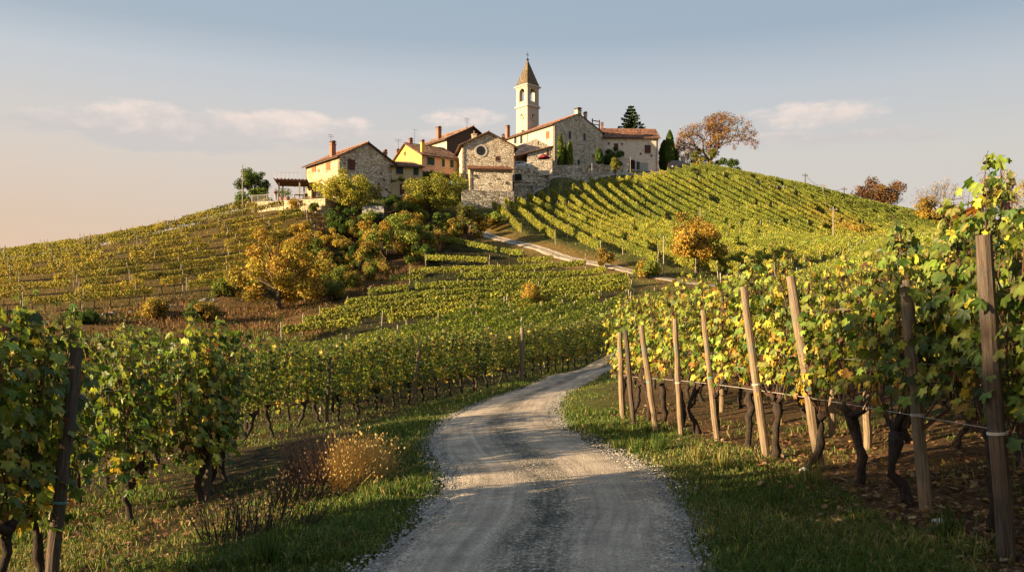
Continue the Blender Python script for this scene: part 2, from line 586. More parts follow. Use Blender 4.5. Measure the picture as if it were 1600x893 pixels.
def inpoly(x, y, poly):
    x = np.asarray(x, float); y = np.asarray(y, float)
    c = np.zeros(x.shape, bool)
    n = len(poly)
    for i in range(n):
        x0, y0 = poly[i]; x1, y1 = poly[(i + 1) % n]
        if y0 == y1: continue
        k = ((y0 > y) != (y1 > y)) & (x < (x1 - x0) * (y - y0) / (y1 - y0) + x0)
        c ^= k
    return c


BANK = [(-75, 84), (-50, 88), (-41.8, 90), (-34.6, 97), (-32, 102), (-28, 124), (-34, 131), (-26, 136), (-14, 143), (-6, 136), (-9.5, 121), (-13, 98), (-14.5, 78), (-18, 64), (-75, 60)]


def axis(lo, hi, fine, s0, far, g=1.07, mid=1.2):
    pts = list(np.arange(fine[0], fine[1] + 1e-6, s0))
    for sgn, lim in ((1, hi), (-1, lo)):
        p = pts[-1] if sgn > 0 else pts[0]
        s = s0
        acc = []
        while (p < lim) if sgn > 0 else (p > lim):
            s = min(s * g, mid) if abs(p) < far else s * 1.25
            p += sgn * s
            acc.append(p)
        pts = pts + acc if sgn > 0 else acc[::-1] + pts
    return np.array(pts)


gx = axis(-6000, 6000, (-9, 11), 0.3, 120)
gy = axis(-4000, 7000, (4, 26), 0.3, 230)
GX, GY = np.meshgrid(gx, gy)
GZ = H(GX, GY)
rd = np.minimum(dist_to(ROAD, GX, GY), dist_to(UPROAD, GX, GY)).reshape(GX.shape)
away = np.clip((rd - 1.5) / 1.2, 0, 1)
GZ += away * ((vnoise(GX, GY, 1.3, 1) - .5) * 0.10 + (vnoise(GX, GY, 0.5, 2) - .5) * 0.05 + (vnoise(GX, GY, 6, 3) - .5) * 0.15)
inb = inpoly(GX, GY, BANK)
GZ += inb * (vnoise(GX, GY, 5, 4) - .5) * 1.0
GZ -= np.clip((1.6 - rd) / 0.4, 0, 1) * 0.10
tcol = np.empty(GX.shape + (3,))
tcol[:] = (0.085, 0.088, 0.03)
right = GX > np.interp(GY, ROAD[:150, 1], ROAD[:150, 0]) + 2.6
near = GY < 95
tcol[right & near] = (0.095, 0.062, 0.036)
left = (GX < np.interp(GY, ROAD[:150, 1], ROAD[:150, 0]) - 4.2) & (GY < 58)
tcol[left] = (0.045, 0.037, 0.019)  # dark litter, with the shade among the vines put into the tone
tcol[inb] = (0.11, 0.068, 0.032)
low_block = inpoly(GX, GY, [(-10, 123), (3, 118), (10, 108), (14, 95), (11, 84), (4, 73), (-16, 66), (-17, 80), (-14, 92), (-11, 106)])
tcol[low_block] = (0.032, 0.028, 0.013)  # soil darkened to stand in for shade between the vine rows
lb = inpoly(GX, GY, [(-160, 80), (-50, 88), (-41.8, 90), (-34.6, 97), (-32, 102), (-27, 124), (-30, 150), (-160, 150)])
tcol[lb] = (0.095, 0.072, 0.028)
verge = (rd < 2.9) & (GY < 60)
tcol[verge] = (0.075, 0.082, 0.025)
tcol[(rd < 3.2) & (GY > 85) & (GY < 150)] = (0.14, 0.10, 0.04)
for _ in range(1):
    tcol[1:-1, 1:-1] = (tcol[1:-1, 1:-1] * 2 + tcol[:-2, 1:-1] + tcol[2:, 1:-1] + tcol[1:-1, :-2] + tcol[1:-1, 2:]) / 6
ny, nx = GX.shape
idx = np.arange(ny * nx).reshape(ny, nx)
quads = np.stack([idx[:-1, :-1], idx[:-1, 1:], idx[1:, 1:], idx[1:, :-1]], -1).reshape(-1, 4)
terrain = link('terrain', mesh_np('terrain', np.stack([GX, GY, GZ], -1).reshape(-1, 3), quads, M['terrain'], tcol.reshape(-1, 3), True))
tag(terrain, kind='structure')


def ribbon(name, P, half, lift, mat, wob=0.12):
    T = np.gradient(P, axis=0); T /= np.linalg.norm(T, axis=1)[:, None]
    Nn = np.stack([T[:, 1], -T[:, 0]], 1)
    s = np.concatenate([[0], np.cumsum(np.linalg.norm(np.diff(P, axis=0), axis=1))])
    us = np.array([-1, -.8, -.5, -.2, 0, .2, .5, .8, 1.0])
    k = len(us)
    V, UV = [], []
    for j, u in enumerate(us):
        w = half * u + (wob * (vnoise(s, s * 0 + 3.3 * j, 1.1, 5) - .5) * 2 * (abs(u) == 1))
        xy = P + Nn * np.reshape(w * np.ones(len(P)), (-1, 1))
        z = H(xy[:, 0], xy[:, 1]) + lift - 0.05 * (abs(u) == 1)
        V.append(np.column_stack([xy, z])); UV.append(np.column_stack([w * np.ones(len(P)), s]))
    V = np.stack(V, 1).reshape(-1, 3); UV = np.stack(UV, 1).reshape(-1, 2)
    i = np.arange(len(P) * k).reshape(len(P), k)
    q = np.stack([i[:-1, :-1], i[:-1, 1:], i[1:, 1:], i[1:, :-1]], -1).reshape(-1, 4)
    o = link(name, mesh_np(name, V, q, mat, smooth=True, uv=UV))
    return tag(o, kind='structure')


_k = np.clip((np.arange(len(ROAD)) / len(ROAD) - .60) / .12, 0, 1)
ribbon('road', ROAD, 1.38 - .62 * _k, 0.02, M['road'])
ribbon('village_road', UPROAD, 1.5, 0.12, M['road'], 0.05)
# ------------------------------------------------------------------ leaves
_half = [(0, 1.0), (14, .86), (24, .66), (33, .62), (46, .84), (58, .93), (70, .78), (84, .60), (97, .58), (112, .72), (128, .66), (146, .44), (166, .30)]


def leaf_template():
    """A five-lobed vine leaf, petiole at the origin, tip along +y, about one unit across."""
    pts = []
    for a, r in _half: pts.append((math.sin(R(a)) * r * .56, .42 + math.cos(R(a)) * r * .56))
    mir = [(-x, y) for x, y in pts[1:]][::-1]
    ring = pts + [(0, .30)] + mir
    P = np.array([(0, .38)] + ring)
    z = -0.22 * ((P[:, 0]) ** 2 + (P[:, 1] - .4) ** 2) * 1.6 + 0.10 * np.abs(P[:, 0])
    n = len(ring)
    tri = np.array([(0, 1 + i, 1 + (i + 1) % n) for i in range(n)])[:, ::-1]
    return np.column_stack([P, z]), tri


def diamond_template():
    P = np.array([(0, 0, 0), (.34, .42, .06), (0, 1, -.06), (-.34, .42, .06), (0, .45, -.03)])
    return P, np.array([(0, 1, 4), (1, 2, 4), (2, 3, 4), (3, 0, 4)])


def quad_template():
    return np.array([(0, 0, 0), (.38, .45, .07), (0, 1, -.05), (-.38, .45, .07)]), np.array([(0, 1, 2), (0, 2, 3)])


LEAF, DIAM, QUADL = leaf_template(), diamond_template(), quad_template()


def norm(a):
    return a / (np.linalg.norm(a, axis=-1, keepdims=True) + 1e-9)


def leaves(name, pos, tip, nrm, size, col, tmpl, mat, curl=None):
    P, T = tmpl
    n, k = len(pos), len(P)
    tip = norm(tip)
    b = norm(np.cross(tip, nrm)); nn = np.cross(b, tip)
    s = np.reshape(size, (-1, 1, 1))
    if k > 12: b = b * rng.uniform(.78, 1.2, (n, 1))
    c = np.ones(n) if curl is None else curl
    V = pos[:, None] + s * (P[None, :, 0:1] * b[:, None] + P[None, :, 1:2] * tip[:, None] + P[None, :, 2:3] * nn[:, None] * c[:, None, None])
    Fc = (T[None] + (np.arange(n) * k)[:, None, None]).reshape(-1, 3)
    VC = np.repeat(col[:, None], k, axis=1)
    if k > 12:                                            # autumn: some leaves browned at the rim, paler along the midrib
        rim = rng.random((n, 1)) < .28
        amt = np.clip(rng.uniform(-.3, .9, (n, k)), 0, .85) * rim
        amt[:, 0] = 0
        VC = VC * (1 - amt[..., None]) + np.array((.22, .11, .04)) * amt[..., None]
        VC[:, 0] *= 1.18
    return mesh_np(name, V.reshape(-1, 3), Fc, mat, VC.reshape(-1, 3))


G_DK, G_MD, G_LT = (.04, .078, .013), (.075, .125, .02), (.145, .195, .028)
YG, YL, YO, OR, BR = (.235, .285, .042), (.47, .395, .05), (.50, .30, .042), (.36, .15, .03), (.15, .06, .035)


def palette(n, weights, jit=0.25):
    C = np.array([G_DK, G_MD, G_LT, YG, YL, YO, OR, BR])
    w = np.array(weights, float); w /= w.sum()
    i = rng.choice(len(C), n, p=w)
    c = C[i]
    return np.clip(c * (1 + rng.normal(0, jit, (n, 1))) * (1 + rng.normal(0, .08, (n, 3))), .005, .6)


PAL_LEFT = [3, 5, 4, 1.2, .5, .1, .05, .15]
PAL_LEFT_Y = [1, 3, 5, 3, 1.5, .3, .1, .2]
PAL_RIGHT = [1.2, 3, 5, 5, 1.7, .35, .08, .25]
PAL_RIGHT_Y = [.5, 1.6, 3.4, 5, 3.6, .8, .15, .3]
PAL_NEAR = [2.5, 4.5, 5, 2.2, .7, .2, .08, .2]


def vine_meshes(seed, pal, top=2.05, L=1.15, lo=.72, nsh=11, size=(.115, .175), tall=0):
    """Shared meshes of one trellised vine: trunk, canes, foliage. The row runs along local x."""
    global rng
    keep = rng
    rng = np.random.default_rng(seed)
    tk = MB()
    h = rng.uniform(.6, .78)
    bx, by = rng.uniform(-.16, .16), rng.uniform(-.07, .07)
    zs = np.linspace(-.12, h, 9)
    f = np.linspace(0, 1, 9)
    wob = np.cumsum(rng.normal(0, .032, (9, 2)), axis=0)
    pts = [(bx * (f[i] ** 1.5) + wob[i, 0], by * f[i] + wob[i, 1], zs[i]) for i in range(9)]
    rad = [.075, .058, .05, .046, .05, .046, .052, .068, .06]
    rad = [r * rng.uniform(.7, 1.3) for r in rad]
    tk.tube(pts, rad, 8)
    head = pts[-1]
    for sx in (-1, 1, .45):                                   # gnarled arms of the head
        e = (head[0] + sx * rng.uniform(.12, .3), head[1] + rng.uniform(-.05, .05), head[2] + rng.uniform(.05, .22))
        mid_ = tuple((a + b) / 2 + rng.normal(0, .025) for a, b in zip(head, e))
        tk.tube([head, mid_, e], [.05, .038, .02], 6)
    trunk = tk.mesh('trunk', M['vine_bark'], True)
    ca = MB()
    P_, T_, N_, S_ = [], [], [], []
    for i in range(nsh):
        x0 = (i + .5) / nsh * L - L / 2 + rng.normal(0, .05)
        y0 = rng.normal(0, .06)
        z0 = rng.uniform(lo, lo + .2)
        zt = rng.uniform(top - .25, top + .22) + (tall if i in (nsh // 2, nsh // 3) else 0)
        sw = rng.normal(0, .13, 2)
        n = int((zt - z0) / .068)
        t = np.linspace(0, 1, n)
        cx = x0 + sw[0] * t + .04 * np.sin(t * 7 + i); cy = y0 + sw[1] * t + .04 * np.cos(t * 6 + i * 2)
        cz = z0 + (zt - z0) * t
        pts = np.column_stack([cx, cy, cz])
        sel = np.linspace(0, n - 1, 7).astype(int)
        st = (head[0] + (x0 - head[0]) * .5, head[1], head[2] + .06)
        ca.tube([st] + [tuple(p) for p in pts[sel]], [.011, .009] + [.007] * 5 + [.003], 4, cap=False)
        for j in range(n):
            k = 1 + (rng.random() < .55) + (rng.random() < .3)
            if pts[j][2] > top - .05: k += 1
            if t[j] < .12 and rng.random() < .55: continue
            for _ in range(k):
                sg = 1 if (j + _) % 2 else -1
                a = rng.normal(math.pi / 2 * sg, .75)
                r = abs(rng.normal(.10, .08)) + .03
                if pts[j][2] > top - .05: r = rng.uniform(.03, .07)
                r = min(r, .24)
                off = np.array([math.cos(a) * r, math.sin(a) * r, rng.normal(-.02, .06)])
                P_.append(pts[j] + off)
                ca.tube([tuple(pts[j]), tuple(pts[j] + off * .6 + (0, 0, .015)), tuple(pts[j] + off)], [.0025, .002, .0018], 3, cap=False)
                out = np.array([math.cos(a), math.sin(a), 0])
                T_.append(out * rng.uniform(.1, .8) + np.array([rng.normal(0, .35), rng.normal(0, .2), -rng.uniform(.3, 1.0)]))
                N_.append(out * rng.uniform(.3, 1.0) + np.array([rng.normal(0, .3), rng.normal(0, .3), rng.uniform(.15, .9)]))
                S_.append(rng.uniform(*size) * (1 - .38 * max(0, t[j] - .8) / .2 * (rng.random() < .6)))
    pos = np.array(P_); n = len(pos)
    col = palette(n, pal)
    loww = pos[:, 2] < lo + .38
    sw_ = rng.random(n) < .45
    col[loww & sw_] = palette(int((loww & sw_).sum()), [0.4, 1, 2, 3, 4, 2.2, .8, .9])
    col[:] *= 1
    fol = leaves('foliage', pos, np.array(T_), np.array(N_), np.array(S_), col, LEAF, M['vine_leaf'], rng.uniform(.3, 3.6, n))
    can = ca.mesh('canes', M['cane'], True, fix=False)
    rng = keep
    return trunk, can, fol


VARS = {
    'left': [vine_meshes(100 + i, PAL_LEFT if i % 3 else PAL_LEFT_Y, 2.4, nsh=16, lo=.58) for i in range(6)],
    'far_left': [vine_meshes(140 + i, PAL_LEFT_Y if i % 2 else PAL_LEFT, 2.45, nsh=15, lo=.6, size=(.10, .155)) for i in range(6)],
    'right': [vine_meshes(200 + i, PAL_RIGHT if i % 2 else PAL_RIGHT_Y, 2.45, lo=.92, nsh=13, size=(.095, .15)) for i in range(8)],
    'near': [vine_meshes(300 + i, PAL_NEAR, 2.55, lo=.95, nsh=16, tall=.5 if i in (0, 3) else .1, size=(.105, .165)) for i in range(4)],
}


def vine(kind, i, x, y, ang, label, group, sc_=1.0):
    r = empty('grapevine', (x, y, H1(x, y)), ang, label, 'grapevine', group)
    tr, ca, fo = VARS[kind][i % len(VARS[kind])]
    link('trunk', tr, r); link('canes', ca, r); link('foliage', fo, r)
    r.scale = (1, 1, sc_)
    return r


def post_mesh(h, r, seed, mat):
    g = random.Random(seed)
    mb = MB()
    k = 7
    mb.tube([(g.uniform(-.008, .008), g.uniform(-.008, .008), -.3 + (h + .3) * i / k) for i in range(k + 1)],
            [r * g.uniform(.92, 1.08) for _ in range(k)] + [r * .9], 10)
    me = mb.mesh('post', mat, False)
    return me


TWINE = MB()
for q in range(3):
    TWINE.tube([(.062 * math.cos(a), .062 * math.sin(a),   .008 * q) for a in np.linspace(0, 2 * math.pi, 11)], .003, 4, cap=False)
TWINE_ME = {m: TWINE.mesh('twine', M[m]) for m in ('twine_teal', 'twine_pale')}


def post(x, y, h, lean, laz, label, group=None, r=.055, mat='post_wood', twine=None, tz=.85):
    z = H1(x, y)
    o = link('wooden_post', post_mesh(h, r, int(abs(x) * 1000 + y * 77), M[mat]))
    o.location = (x, y, z)
    o.rotation_euler = (Matrix.Rotation(R(laz), 3, 'Z') @ Matrix.Rotation(R(lean), 3, 'Y') @ Matrix.Rotation(R(-laz) + x, 3, 'Z')).to_euler()
    tag(o, label, 'post', group)
    if twine:
        t = link('twine', TWINE_ME[twine], o)
        t.location = (0, 0, tz); t.scale = (r / .055,) * 2 + (1,)
    return o


def wire(pts, name, label, r=.0022, mat='wire', group=None):
    mb = MB(); mb.tube(pts, r, 4)
    return tag(mb.build(name, M[mat]), label, 'wire', group)


# ---- left row beside the camera
ang_l = R(90)
lx = [(-4.35, 4.4), (-4.4, 5.5), (-4.42, 6.6), (-4.45, 7.7), (-4.47, 8.6), (-5.05, 11.8), (-4.5, 12.9), (-4.62, 13.8), (-4.85, 14.9)]
marks = ['outside the frame beside the camera', 'with pale twine on its trunk, nearest the camera', 'shaded, just past the dark leaning post', 'with a thick gnarled head, second past the dark post',
         'dark green with yellowing leaves, last before the gap', 'standing back in the sunny gap', 'first beyond the gap, half sunlit',
         'second beyond the gap', 'last one beyond the gap']
for i, (x, y) in enumerate(lx):
    vine('left', i, x, y, ang_l + random.uniform(-.1, .1), 'grapevine of the near roadside row, ' + marks[i], 'grapevines of the near roadside row', random.uniform(.96, 1.04))
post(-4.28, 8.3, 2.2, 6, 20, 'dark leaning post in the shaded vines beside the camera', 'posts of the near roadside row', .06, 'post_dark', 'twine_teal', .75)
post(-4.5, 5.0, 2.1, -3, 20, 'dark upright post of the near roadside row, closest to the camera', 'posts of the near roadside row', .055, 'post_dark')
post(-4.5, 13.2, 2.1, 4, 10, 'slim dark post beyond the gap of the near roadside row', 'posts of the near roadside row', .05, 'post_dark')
for k, z in enumerate((.72, 1.25, 1.75)):
    P = [(x, y, H1(x, y) + z) for x, y in lx[1:6]]
    wire(P, 'trellis_wire', ['low', 'middle', 'high'][k] + ' trellis wire through the near roadside row', group='wires of the near roadside row')

for i, (x, y) in enumerate([(-6.95, 12.4), (-6.95, 13.5), (-7.0, 14.6), (-7.1, 15.7), (-7.25, 16.8), (-7.4, 17.9), (-7.6, 19.0)]):
    vine('left', i + 2, x, y, ang_l + random.uniform(-.1, .1), 'grapevine seen through the row gap, %s of the short back row' % ordinal(i + 1), 'grapevines of the short back row', random.uniform(1.06, 1.16))

# ---- long middle row that follows the bend (leads from the sunny gap to the far road)
u_m = np.array([.37, .929]); n_m = np.array([.929, -.37])
p0 = np.array([-7.6, 22.6])
ang_m = math.atan2(u_m[1], u_m[0])
cnt = 0
for i in range(54):
    t = i * 1.16
    p = p0 + u_m * t
    if i in (19, 20): pass
    cnt += 1
    place = 'counted from its sunlit near end'
    vine('far_left', i * 3 + (i // 5), p[0], p[1], ang_m + random.uniform(-.08, .08),
         'green grapevine of the long middle row, %s from its sunlit near end' % ordinal(cnt), 'grapevines of the long middle row', random.uniform(.92, 1.08))
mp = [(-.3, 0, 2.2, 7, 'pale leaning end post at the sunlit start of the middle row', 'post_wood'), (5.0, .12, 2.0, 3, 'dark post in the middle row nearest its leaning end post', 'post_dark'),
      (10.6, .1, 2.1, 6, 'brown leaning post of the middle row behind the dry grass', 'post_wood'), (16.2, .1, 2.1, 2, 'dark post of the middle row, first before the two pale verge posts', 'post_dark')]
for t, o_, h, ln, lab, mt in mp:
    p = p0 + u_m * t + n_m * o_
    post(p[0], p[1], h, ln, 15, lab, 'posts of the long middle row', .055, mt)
post(-.88, 41.0, 2.25, 1, 0, 'slim pale post on the verge left of its stouter twin', 'pale verge posts at the bend', .07, 'post_wood')
post(.46, 41.6, 2.5, 0, 0, 'stout pale square-topped post standing free on the grassy verge', 'pale verge posts at the bend', .10, 'post_wood')
for k, (dx_, dy_) in enumerate([(0, 0), (.55, .2), (1.05, .1), (1.45, .4)]):
    px_ = 18.6 + dx_
    post(px_, 79.5 + dy_, 2.9 - .2 * k, -2 + 2 * k, 0, ['tall pale stake at the road bend, first of four', 'pale stake second of four at the road bend', 'thin dark stake third of four at the road bend', 'dark end stake of four beside the road bend'][k],
         'stakes at the road bend', .07, 'stake' if k < 2 else 'post_dark')
P = [(p0[0] + u_m[0] * t, p0[1] + u_m[1] * t, H1(*(p0 + u_m * t)) + .8) for t in range(0, 30, 3)]
wire(P, 'trellis_wire', 'low trellis wire along the long middle row', .004)

# ---- rows right of the road
q_d = np.array([-.107, .994]); q_n = np.array([.994, .107])
ang_q = math.atan2(q_d[1], q_d[0])
qrow = ['first row right of the road', 'second row from the road', 'third row from the road', 'fourth row from the road', 'fifth row from the road', 'sixth row from the road']
hill_words = ['yellow-green', 'yellowing', 'sunlit yellow', 'bright green-gold']
starts = [4.3, 3.6, 5.2, 9.5, 13.5, 17.5]
ends = [21.2, 26.5, 31.5, 36.5, 41.5, 46.0]
base_q = np.array([4.12, 7.0])
for k in range(6):
    y = starts[k]
    c = 0
    while y < ends[k]:
        o_ = base_q + q_n * 2.05 * k
        t = (y - o_[1]) / q_d[1]
        p = o_ + q_d * t
        c += 1
        if k == 0 and y < 7.2: p = p - q_n * .2
        kind = 'near' if (k == 0 and y < 9.6) or (k == 1 and y < 7) else 'right'
        w = 'dark green leafy' if kind == 'near' else 'yellow-green'
        vine(kind, c + k * 3, p[0], p[1], ang_q + random.uniform(-.08, .08) + (math.pi if c % 2 else 0),
             '%s grapevine, %s from the camera, %s' % (w, ordinal(c), qrow[k]), 'grapevines of the ' + qrow[k], random.uniform(.95, 1.07))
        y += 1.12 if k < 3 else 1.2
# posts of the first row, leaning back from the road (x, y, height, lean, label, radius)
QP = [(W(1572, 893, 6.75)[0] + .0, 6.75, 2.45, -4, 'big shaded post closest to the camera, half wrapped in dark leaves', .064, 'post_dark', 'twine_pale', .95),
      (W(1437, 800, 8.6)[0] + .06, 8.6, 2.2, -5, 'grey weathered post half hidden by dark leaves', .058, 'post_wood', 'twine_pale', .9),
      (W(1281, 757, 11.0)[0], 11.0, 2.4, -8.5, 'tall golden leaning post with teal twine, thickest of the sunlit row', .06, 'post_wood', 'twine_teal', 1.0),
      (W(1197, 737, 12.2)[0], 12.2, 2.35, -7.5, 'golden leaning post between a gnarled trunk and the tallest post', .054, 'post_wood', 'twine_pale', 1.0),
      (W(1120, 706, 14.4)[0], 14.4, 2.1, -6, 'leaning post with teal twine beside a bent trunk', .050, 'post_wood', 'twine_teal', 1.0),
      (W(1064, 697, 15.3)[0], 15.3, 2.0, -3, 'greyish near upright post, third from the far end of the row', .048, 'post_wood', 'twine_pale', .9),
      (W(1025, 686, 16.4)[0], 16.4, 1.95, -8, 'reddish brown leaning post with teal twine near the bend', .055, 'post_wood', 'twine_teal', .9),
      (W(990, 675, 18.0)[0], 18.0, 1.9, -5, 'thin grey post second from the far end of the row', .05, 'post_dark', None, 0),
      (W(973, 660, 19.9)[0], 19.9, 1.9, -2, 'short yellow end post where the grass meets the vines', .06, 'post_wood', None, 0)]
for x, y, h, ln, lab, r, mt, tw, tz in QP:
    post(x, y, h, ln, 0, lab, 'posts of the first row right of the road', r, mt, tw, tz)
for k, (px, py, d, h, lab) in enumerate([(1355, 705, 12.2, 1.5, 'short clean yellow post behind the gnarled trunks'), (1300, 690, 13.8, 1.5, 'slim yellow post left of the short clean one behind the trunks'),
                                         (1128, 655, 19.0, 1.6, 'small sunlit post low behind the leaning posts'), (1585, 720, 11.5, 1.9, 'yellow post behind the big shaded post'),
                                         (1345, 640, 18.5, 2.0, 'faint post deep among the back trunks')]):
    X = (px - 800) / F * d
    post(X, d, h, 0, 0, lab, 'posts of the second row right of the road', .055, 'post_wood')
for k in (0, 1):
    for z, nm in ((.9, 'low'), (1.4, 'middle'), (1.95, 'high')):
        P = []
        for y in np.arange(starts[k], ends[k], 1.5):
            o_ = base_q + q_n * 2.05 * k
            p = o_ + q_d * (y - o_[1]) / q_d[1] + q_n * -.08
            P.append((p[0], p[1], H1(*p) + z))
        wire(P, 'trellis_wire', '%s trellis wire of the %s' % (nm, qrow[k]), .0028, 'twine_pale' if z < 1 else 'wire', 'wires right of the road')

# ------------------------------------------------------------------ far vine rows
def stake_me(h, r, n):
    mb = MB(); mb.tube([(0, 0, -.2), (.01, 0, h * .5), (0, 0, h)], [r, r, r * .9], 6)
    return mb.mesh(n, M['stake'])


STAKE = stake_me(2.25, .05, 'post')
STAKE_S = stake_me(2.05, .05, 'post')
TRK = MB(); TRK.tube([(0, 0, -.1), (.03, .01, .3), (-.02, .02, .6), (.03, 0, .85)], [.06, .05, .045, .05], 6)
TRK_ME = TRK.mesh('trunk', M['vine_bark'])


def vine_row(A, B, label, group, pal, h0=.7, h1=1.95, thick=.32, dens=70, size=(.2, .32), gaps=.06, posts=0, trunks=0, stake=None, bend=None, bulge=.45, patch=None, tmpl=None, seed=0):
    A = np.array(A[:2], float); B = np.array(B[:2], float)
    L = np.linalg.norm(B - A)
    u = (B - A) / L
    nv = np.array([-u[1], u[0]])
    root = empty('vine_row', (A[0], A[1], H1(*A)), 0, label, 'vine row', group)
    n = int(L * dens)
    t = rng.uniform(0, L, n)
    cl = vnoise(t, t * 0 + seed * 3.7, 1.15, 6)              # vines swell and thin along the row
    bul = .65 + .7 * cl
    gap = vnoise(t, t * 0 + seed * 9.1, 2.2, 8)
    keep = gap > gaps * 2.6
    t, bul = t[keep], bul[keep]; n = len(t)
    hz = rng.beta(1.6, 1.15, n)
    zz = h0 + (h1 - h0 + (bul - 1) * bulge) * hz + rng.normal(0, .05, n)
    wv = thick * bul * np.sin(np.clip(hz, .05, 1) * 2.6 + .35)
    off = np.clip(rng.normal(0, .75, n), -1.3, 1.3) * wv
    xy = A + u * t[:, None] + nv * off[:, None]
    if bend is not None: xy += nv * (bend * np.sin(t / L * math.pi))[:, None]
    g = H(xy[:, 0], xy[:, 1])
    pos = np.column_stack([xy, g + zz])
    sg = np.sign(off + 1e-6)
    nrm = np.column_stack([nv[0] * sg, nv[1] * sg, np.full(n, .45)]) + rng.normal(0, .26, (n, 3)) + np.array((-.45, -.22, .1))   # leaves turn to the light
    tip = np.column_stack([rng.normal(0, .5, n), rng.normal(0, .5, n), -rng.uniform(.2, 1, n)])
    col = palette(n, pal)
    if patch is not None:
        pm = patch(xy[:, 0], xy[:, 1])
        r_ = rng.random(n)
        for wgt, pp in pm:
            k = r_ < wgt
            col[k] = palette(int(k.sum()), pp)
            r_ = np.where(k, 9, r_)
    lum = col.mean(1, keepdims=True)
    avg = col.mean(0)
    col = col * .5 + avg * (.35 + .15 * lum / lum.mean())          # neighbouring leaves of a row share their colour
    col *= (.72 + .56 * vnoise(t, t * 0 + seed * 5.1, 1.3, 9))[:, None]
    loc = np.array(root.location)
    link('foliage', leaves('foliage', pos - loc, tip, nrm, rng.uniform(*size, n), col, tmpl or QUADL, M['row_leaf']), root)
    def along(s, me, nm, j=0.0, oz=0.0):
        p = A + u * s + nv * j
        if bend is not None: p = p + nv * bend * math.sin(s / L * math.pi)
        o = link(nm, me, root)
        o.location = (p[0] - loc[0], p[1] - loc[1], H1(*p) - loc[2] + oz)
        o.rotation_euler = (random.uniform(-.09, .09), random.uniform(-.09, .09), random.uniform(0, 6))
    if posts:
        k = max(1, int(L / posts))
        for i in range(k + 1): along(L * i / k, stake or STAKE_S, 'post')
    if trunks:
        for i in range(int(L / trunks)): along((i + .5) * trunks + random.uniform(-.2, .2), TRK_ME, 'trunk')
    return root


def lerp(a, b, t):
    return np.array(a) * (1 - t) + np.array(b) * t


# remaining rows left of the far road, behind the long middle row
for k in range(1, 7):
    t0 = [2.5, 6, 9.5, 14, 18, 22][k - 1]
    a = p0 - n_m * 2.3 * k + u_m * t0
    b = p0 - n_m * 2.3 * k + u_m * (62 - 1.5 * k)
    vine_row(a, b, 'green vine row in the valley, %s behind the long middle row' % ordinal(k), 'valley vine rows', [2, 4, 5, 3.5, 1.2, .2, .1, .2], dens=150, size=(.14, .22), thick=.38, gaps=.03,
             posts=5.5, trunks=1.2 if k < 3 else 0, seed=k, tmpl=DIAM)
# rows right of the sixth row
for k in range(6, 27):
    o_ = base_q + q_n * 2.05 * k
    ya = max(8, 1.62 * o_[0] - 4)
    yb = min(46 + (k - 6) * 5.5, 84 if k < 14 else 84 + (k - 14) * 2.5)
    if yb - ya < 6: continue
    a = o_ + q_d * (ya - o_[1]); b = o_ + q_d * (yb - o_[1])
    vine_row(a, b, 'sunlit yellow-green vine row on the rise, %s row from the road' % ordinal(k + 1), 'vine rows on the near rise', PAL_RIGHT if k % 3 else PAL_RIGHT_Y, h1=2.05,
             dens=230 if k < 12 else 150, size=(.12, .19) if k < 12 else (.15, .24), thick=.36, gaps=.03, posts=6, seed=40 + k, tmpl=DIAM)

# lower slope block: rows nearly level, below the lane
LA = [W(688, 390, 121), W(640, 440, 104), W(575, 487, 90), W(500, 520, 79), W(440, 543, 68)]
LB = [W(818, 412, 115.5), W(915, 434, 104.5), W(980, 455, 94), W(985, 472, 85), W(880, 505, 74)]
def polyat(P, t):
    P = np.array(P); s = t * (len(P) - 1); i = min(int(s), len(P) - 2)
    return lerp(P[i], P[i + 1], s - i)
NL = 9
def patch_low(x, y):
    v = vnoise(x, y, 9, 21)
    return [((v > .62) * .35, [.3, .5, 1, 3, 4, 2, .8, .3]), ((v < .3) * .4, [2, 4, 3, 1, .3, .1, .1, .2])]
for i in range(NL):
    t = i / (NL - 1)
    a, b = polyat(LA, t), polyat(LB, t)
    vine_row(a, b, 'yellow-green vine row on the lower slope, %s down from the lane' % ordinal(i + 1), 'vine rows on the lower slope', [.5, 1.4, 3.4, 5.5, 2.8, .6, .12, .2], dens=260, size=(.13, .21), gaps=.05, bulge=.22,
             posts=7.5, seed=80 + i, patch=patch_low, h0=1.2, h1=1.82, thick=.20, stake=STAKE_S)

# upper block: rows running down from the village road to the lane
TOPP = [W(770, 334, 141), W(830, 318, 152), W(900, 308, 157.5), W(1000, 289, 171), W(1080, 271, 182.5), W(1160, 279, 187), W(1280, 304, 188), W(1420, 340, 184), W(1500, 367, 178)]
BOTP = [W(770, 358, 132), W(860, 381, 123), W(960, 405, 112), W(1060, 428, 102), W(1130, 436, 101), W(1200, 440, 101), W(1330, 425, 108), W(1450, 415, 116), W(1560, 405, 124)]
def patch_up(x, y):
    v = vnoise(x, y, 11, 31); w = vnoise(x, y, 5, 33)
    # an orange patch on the slope, greener rows near the crest
    d = np.hypot((x - 55) / 6.0, (y - 150) / 9.0)
    crest = np.clip((y - np.interp(x, [38, 75], [168, 163])) / 8, 0, 1) * (x > 30)
    endz = np.clip((y - (np.interp(x, [-3, 36], [146, 182]) - 10)) / 7, 0, 1) * (x < 36)
    return [(np.clip(1.2 - d, 0, .75), [.1, .2, .6, 1, 2, 3, 4, 1.5]), (crest * .85, [3, 5, 4, 1.2, .3, .1, .05, .2]), (endz * .7, [.1, .3, 1, 3, 5, 2, .5, .2]),
            ((v > .6) * .35, [.3, .6, 1, 2.5, 4, 2, .6, .3]), ((w < .33) * .55, [2.5, 4.5, 3, .8, .2, .1, .1, .2])]
NU = 50
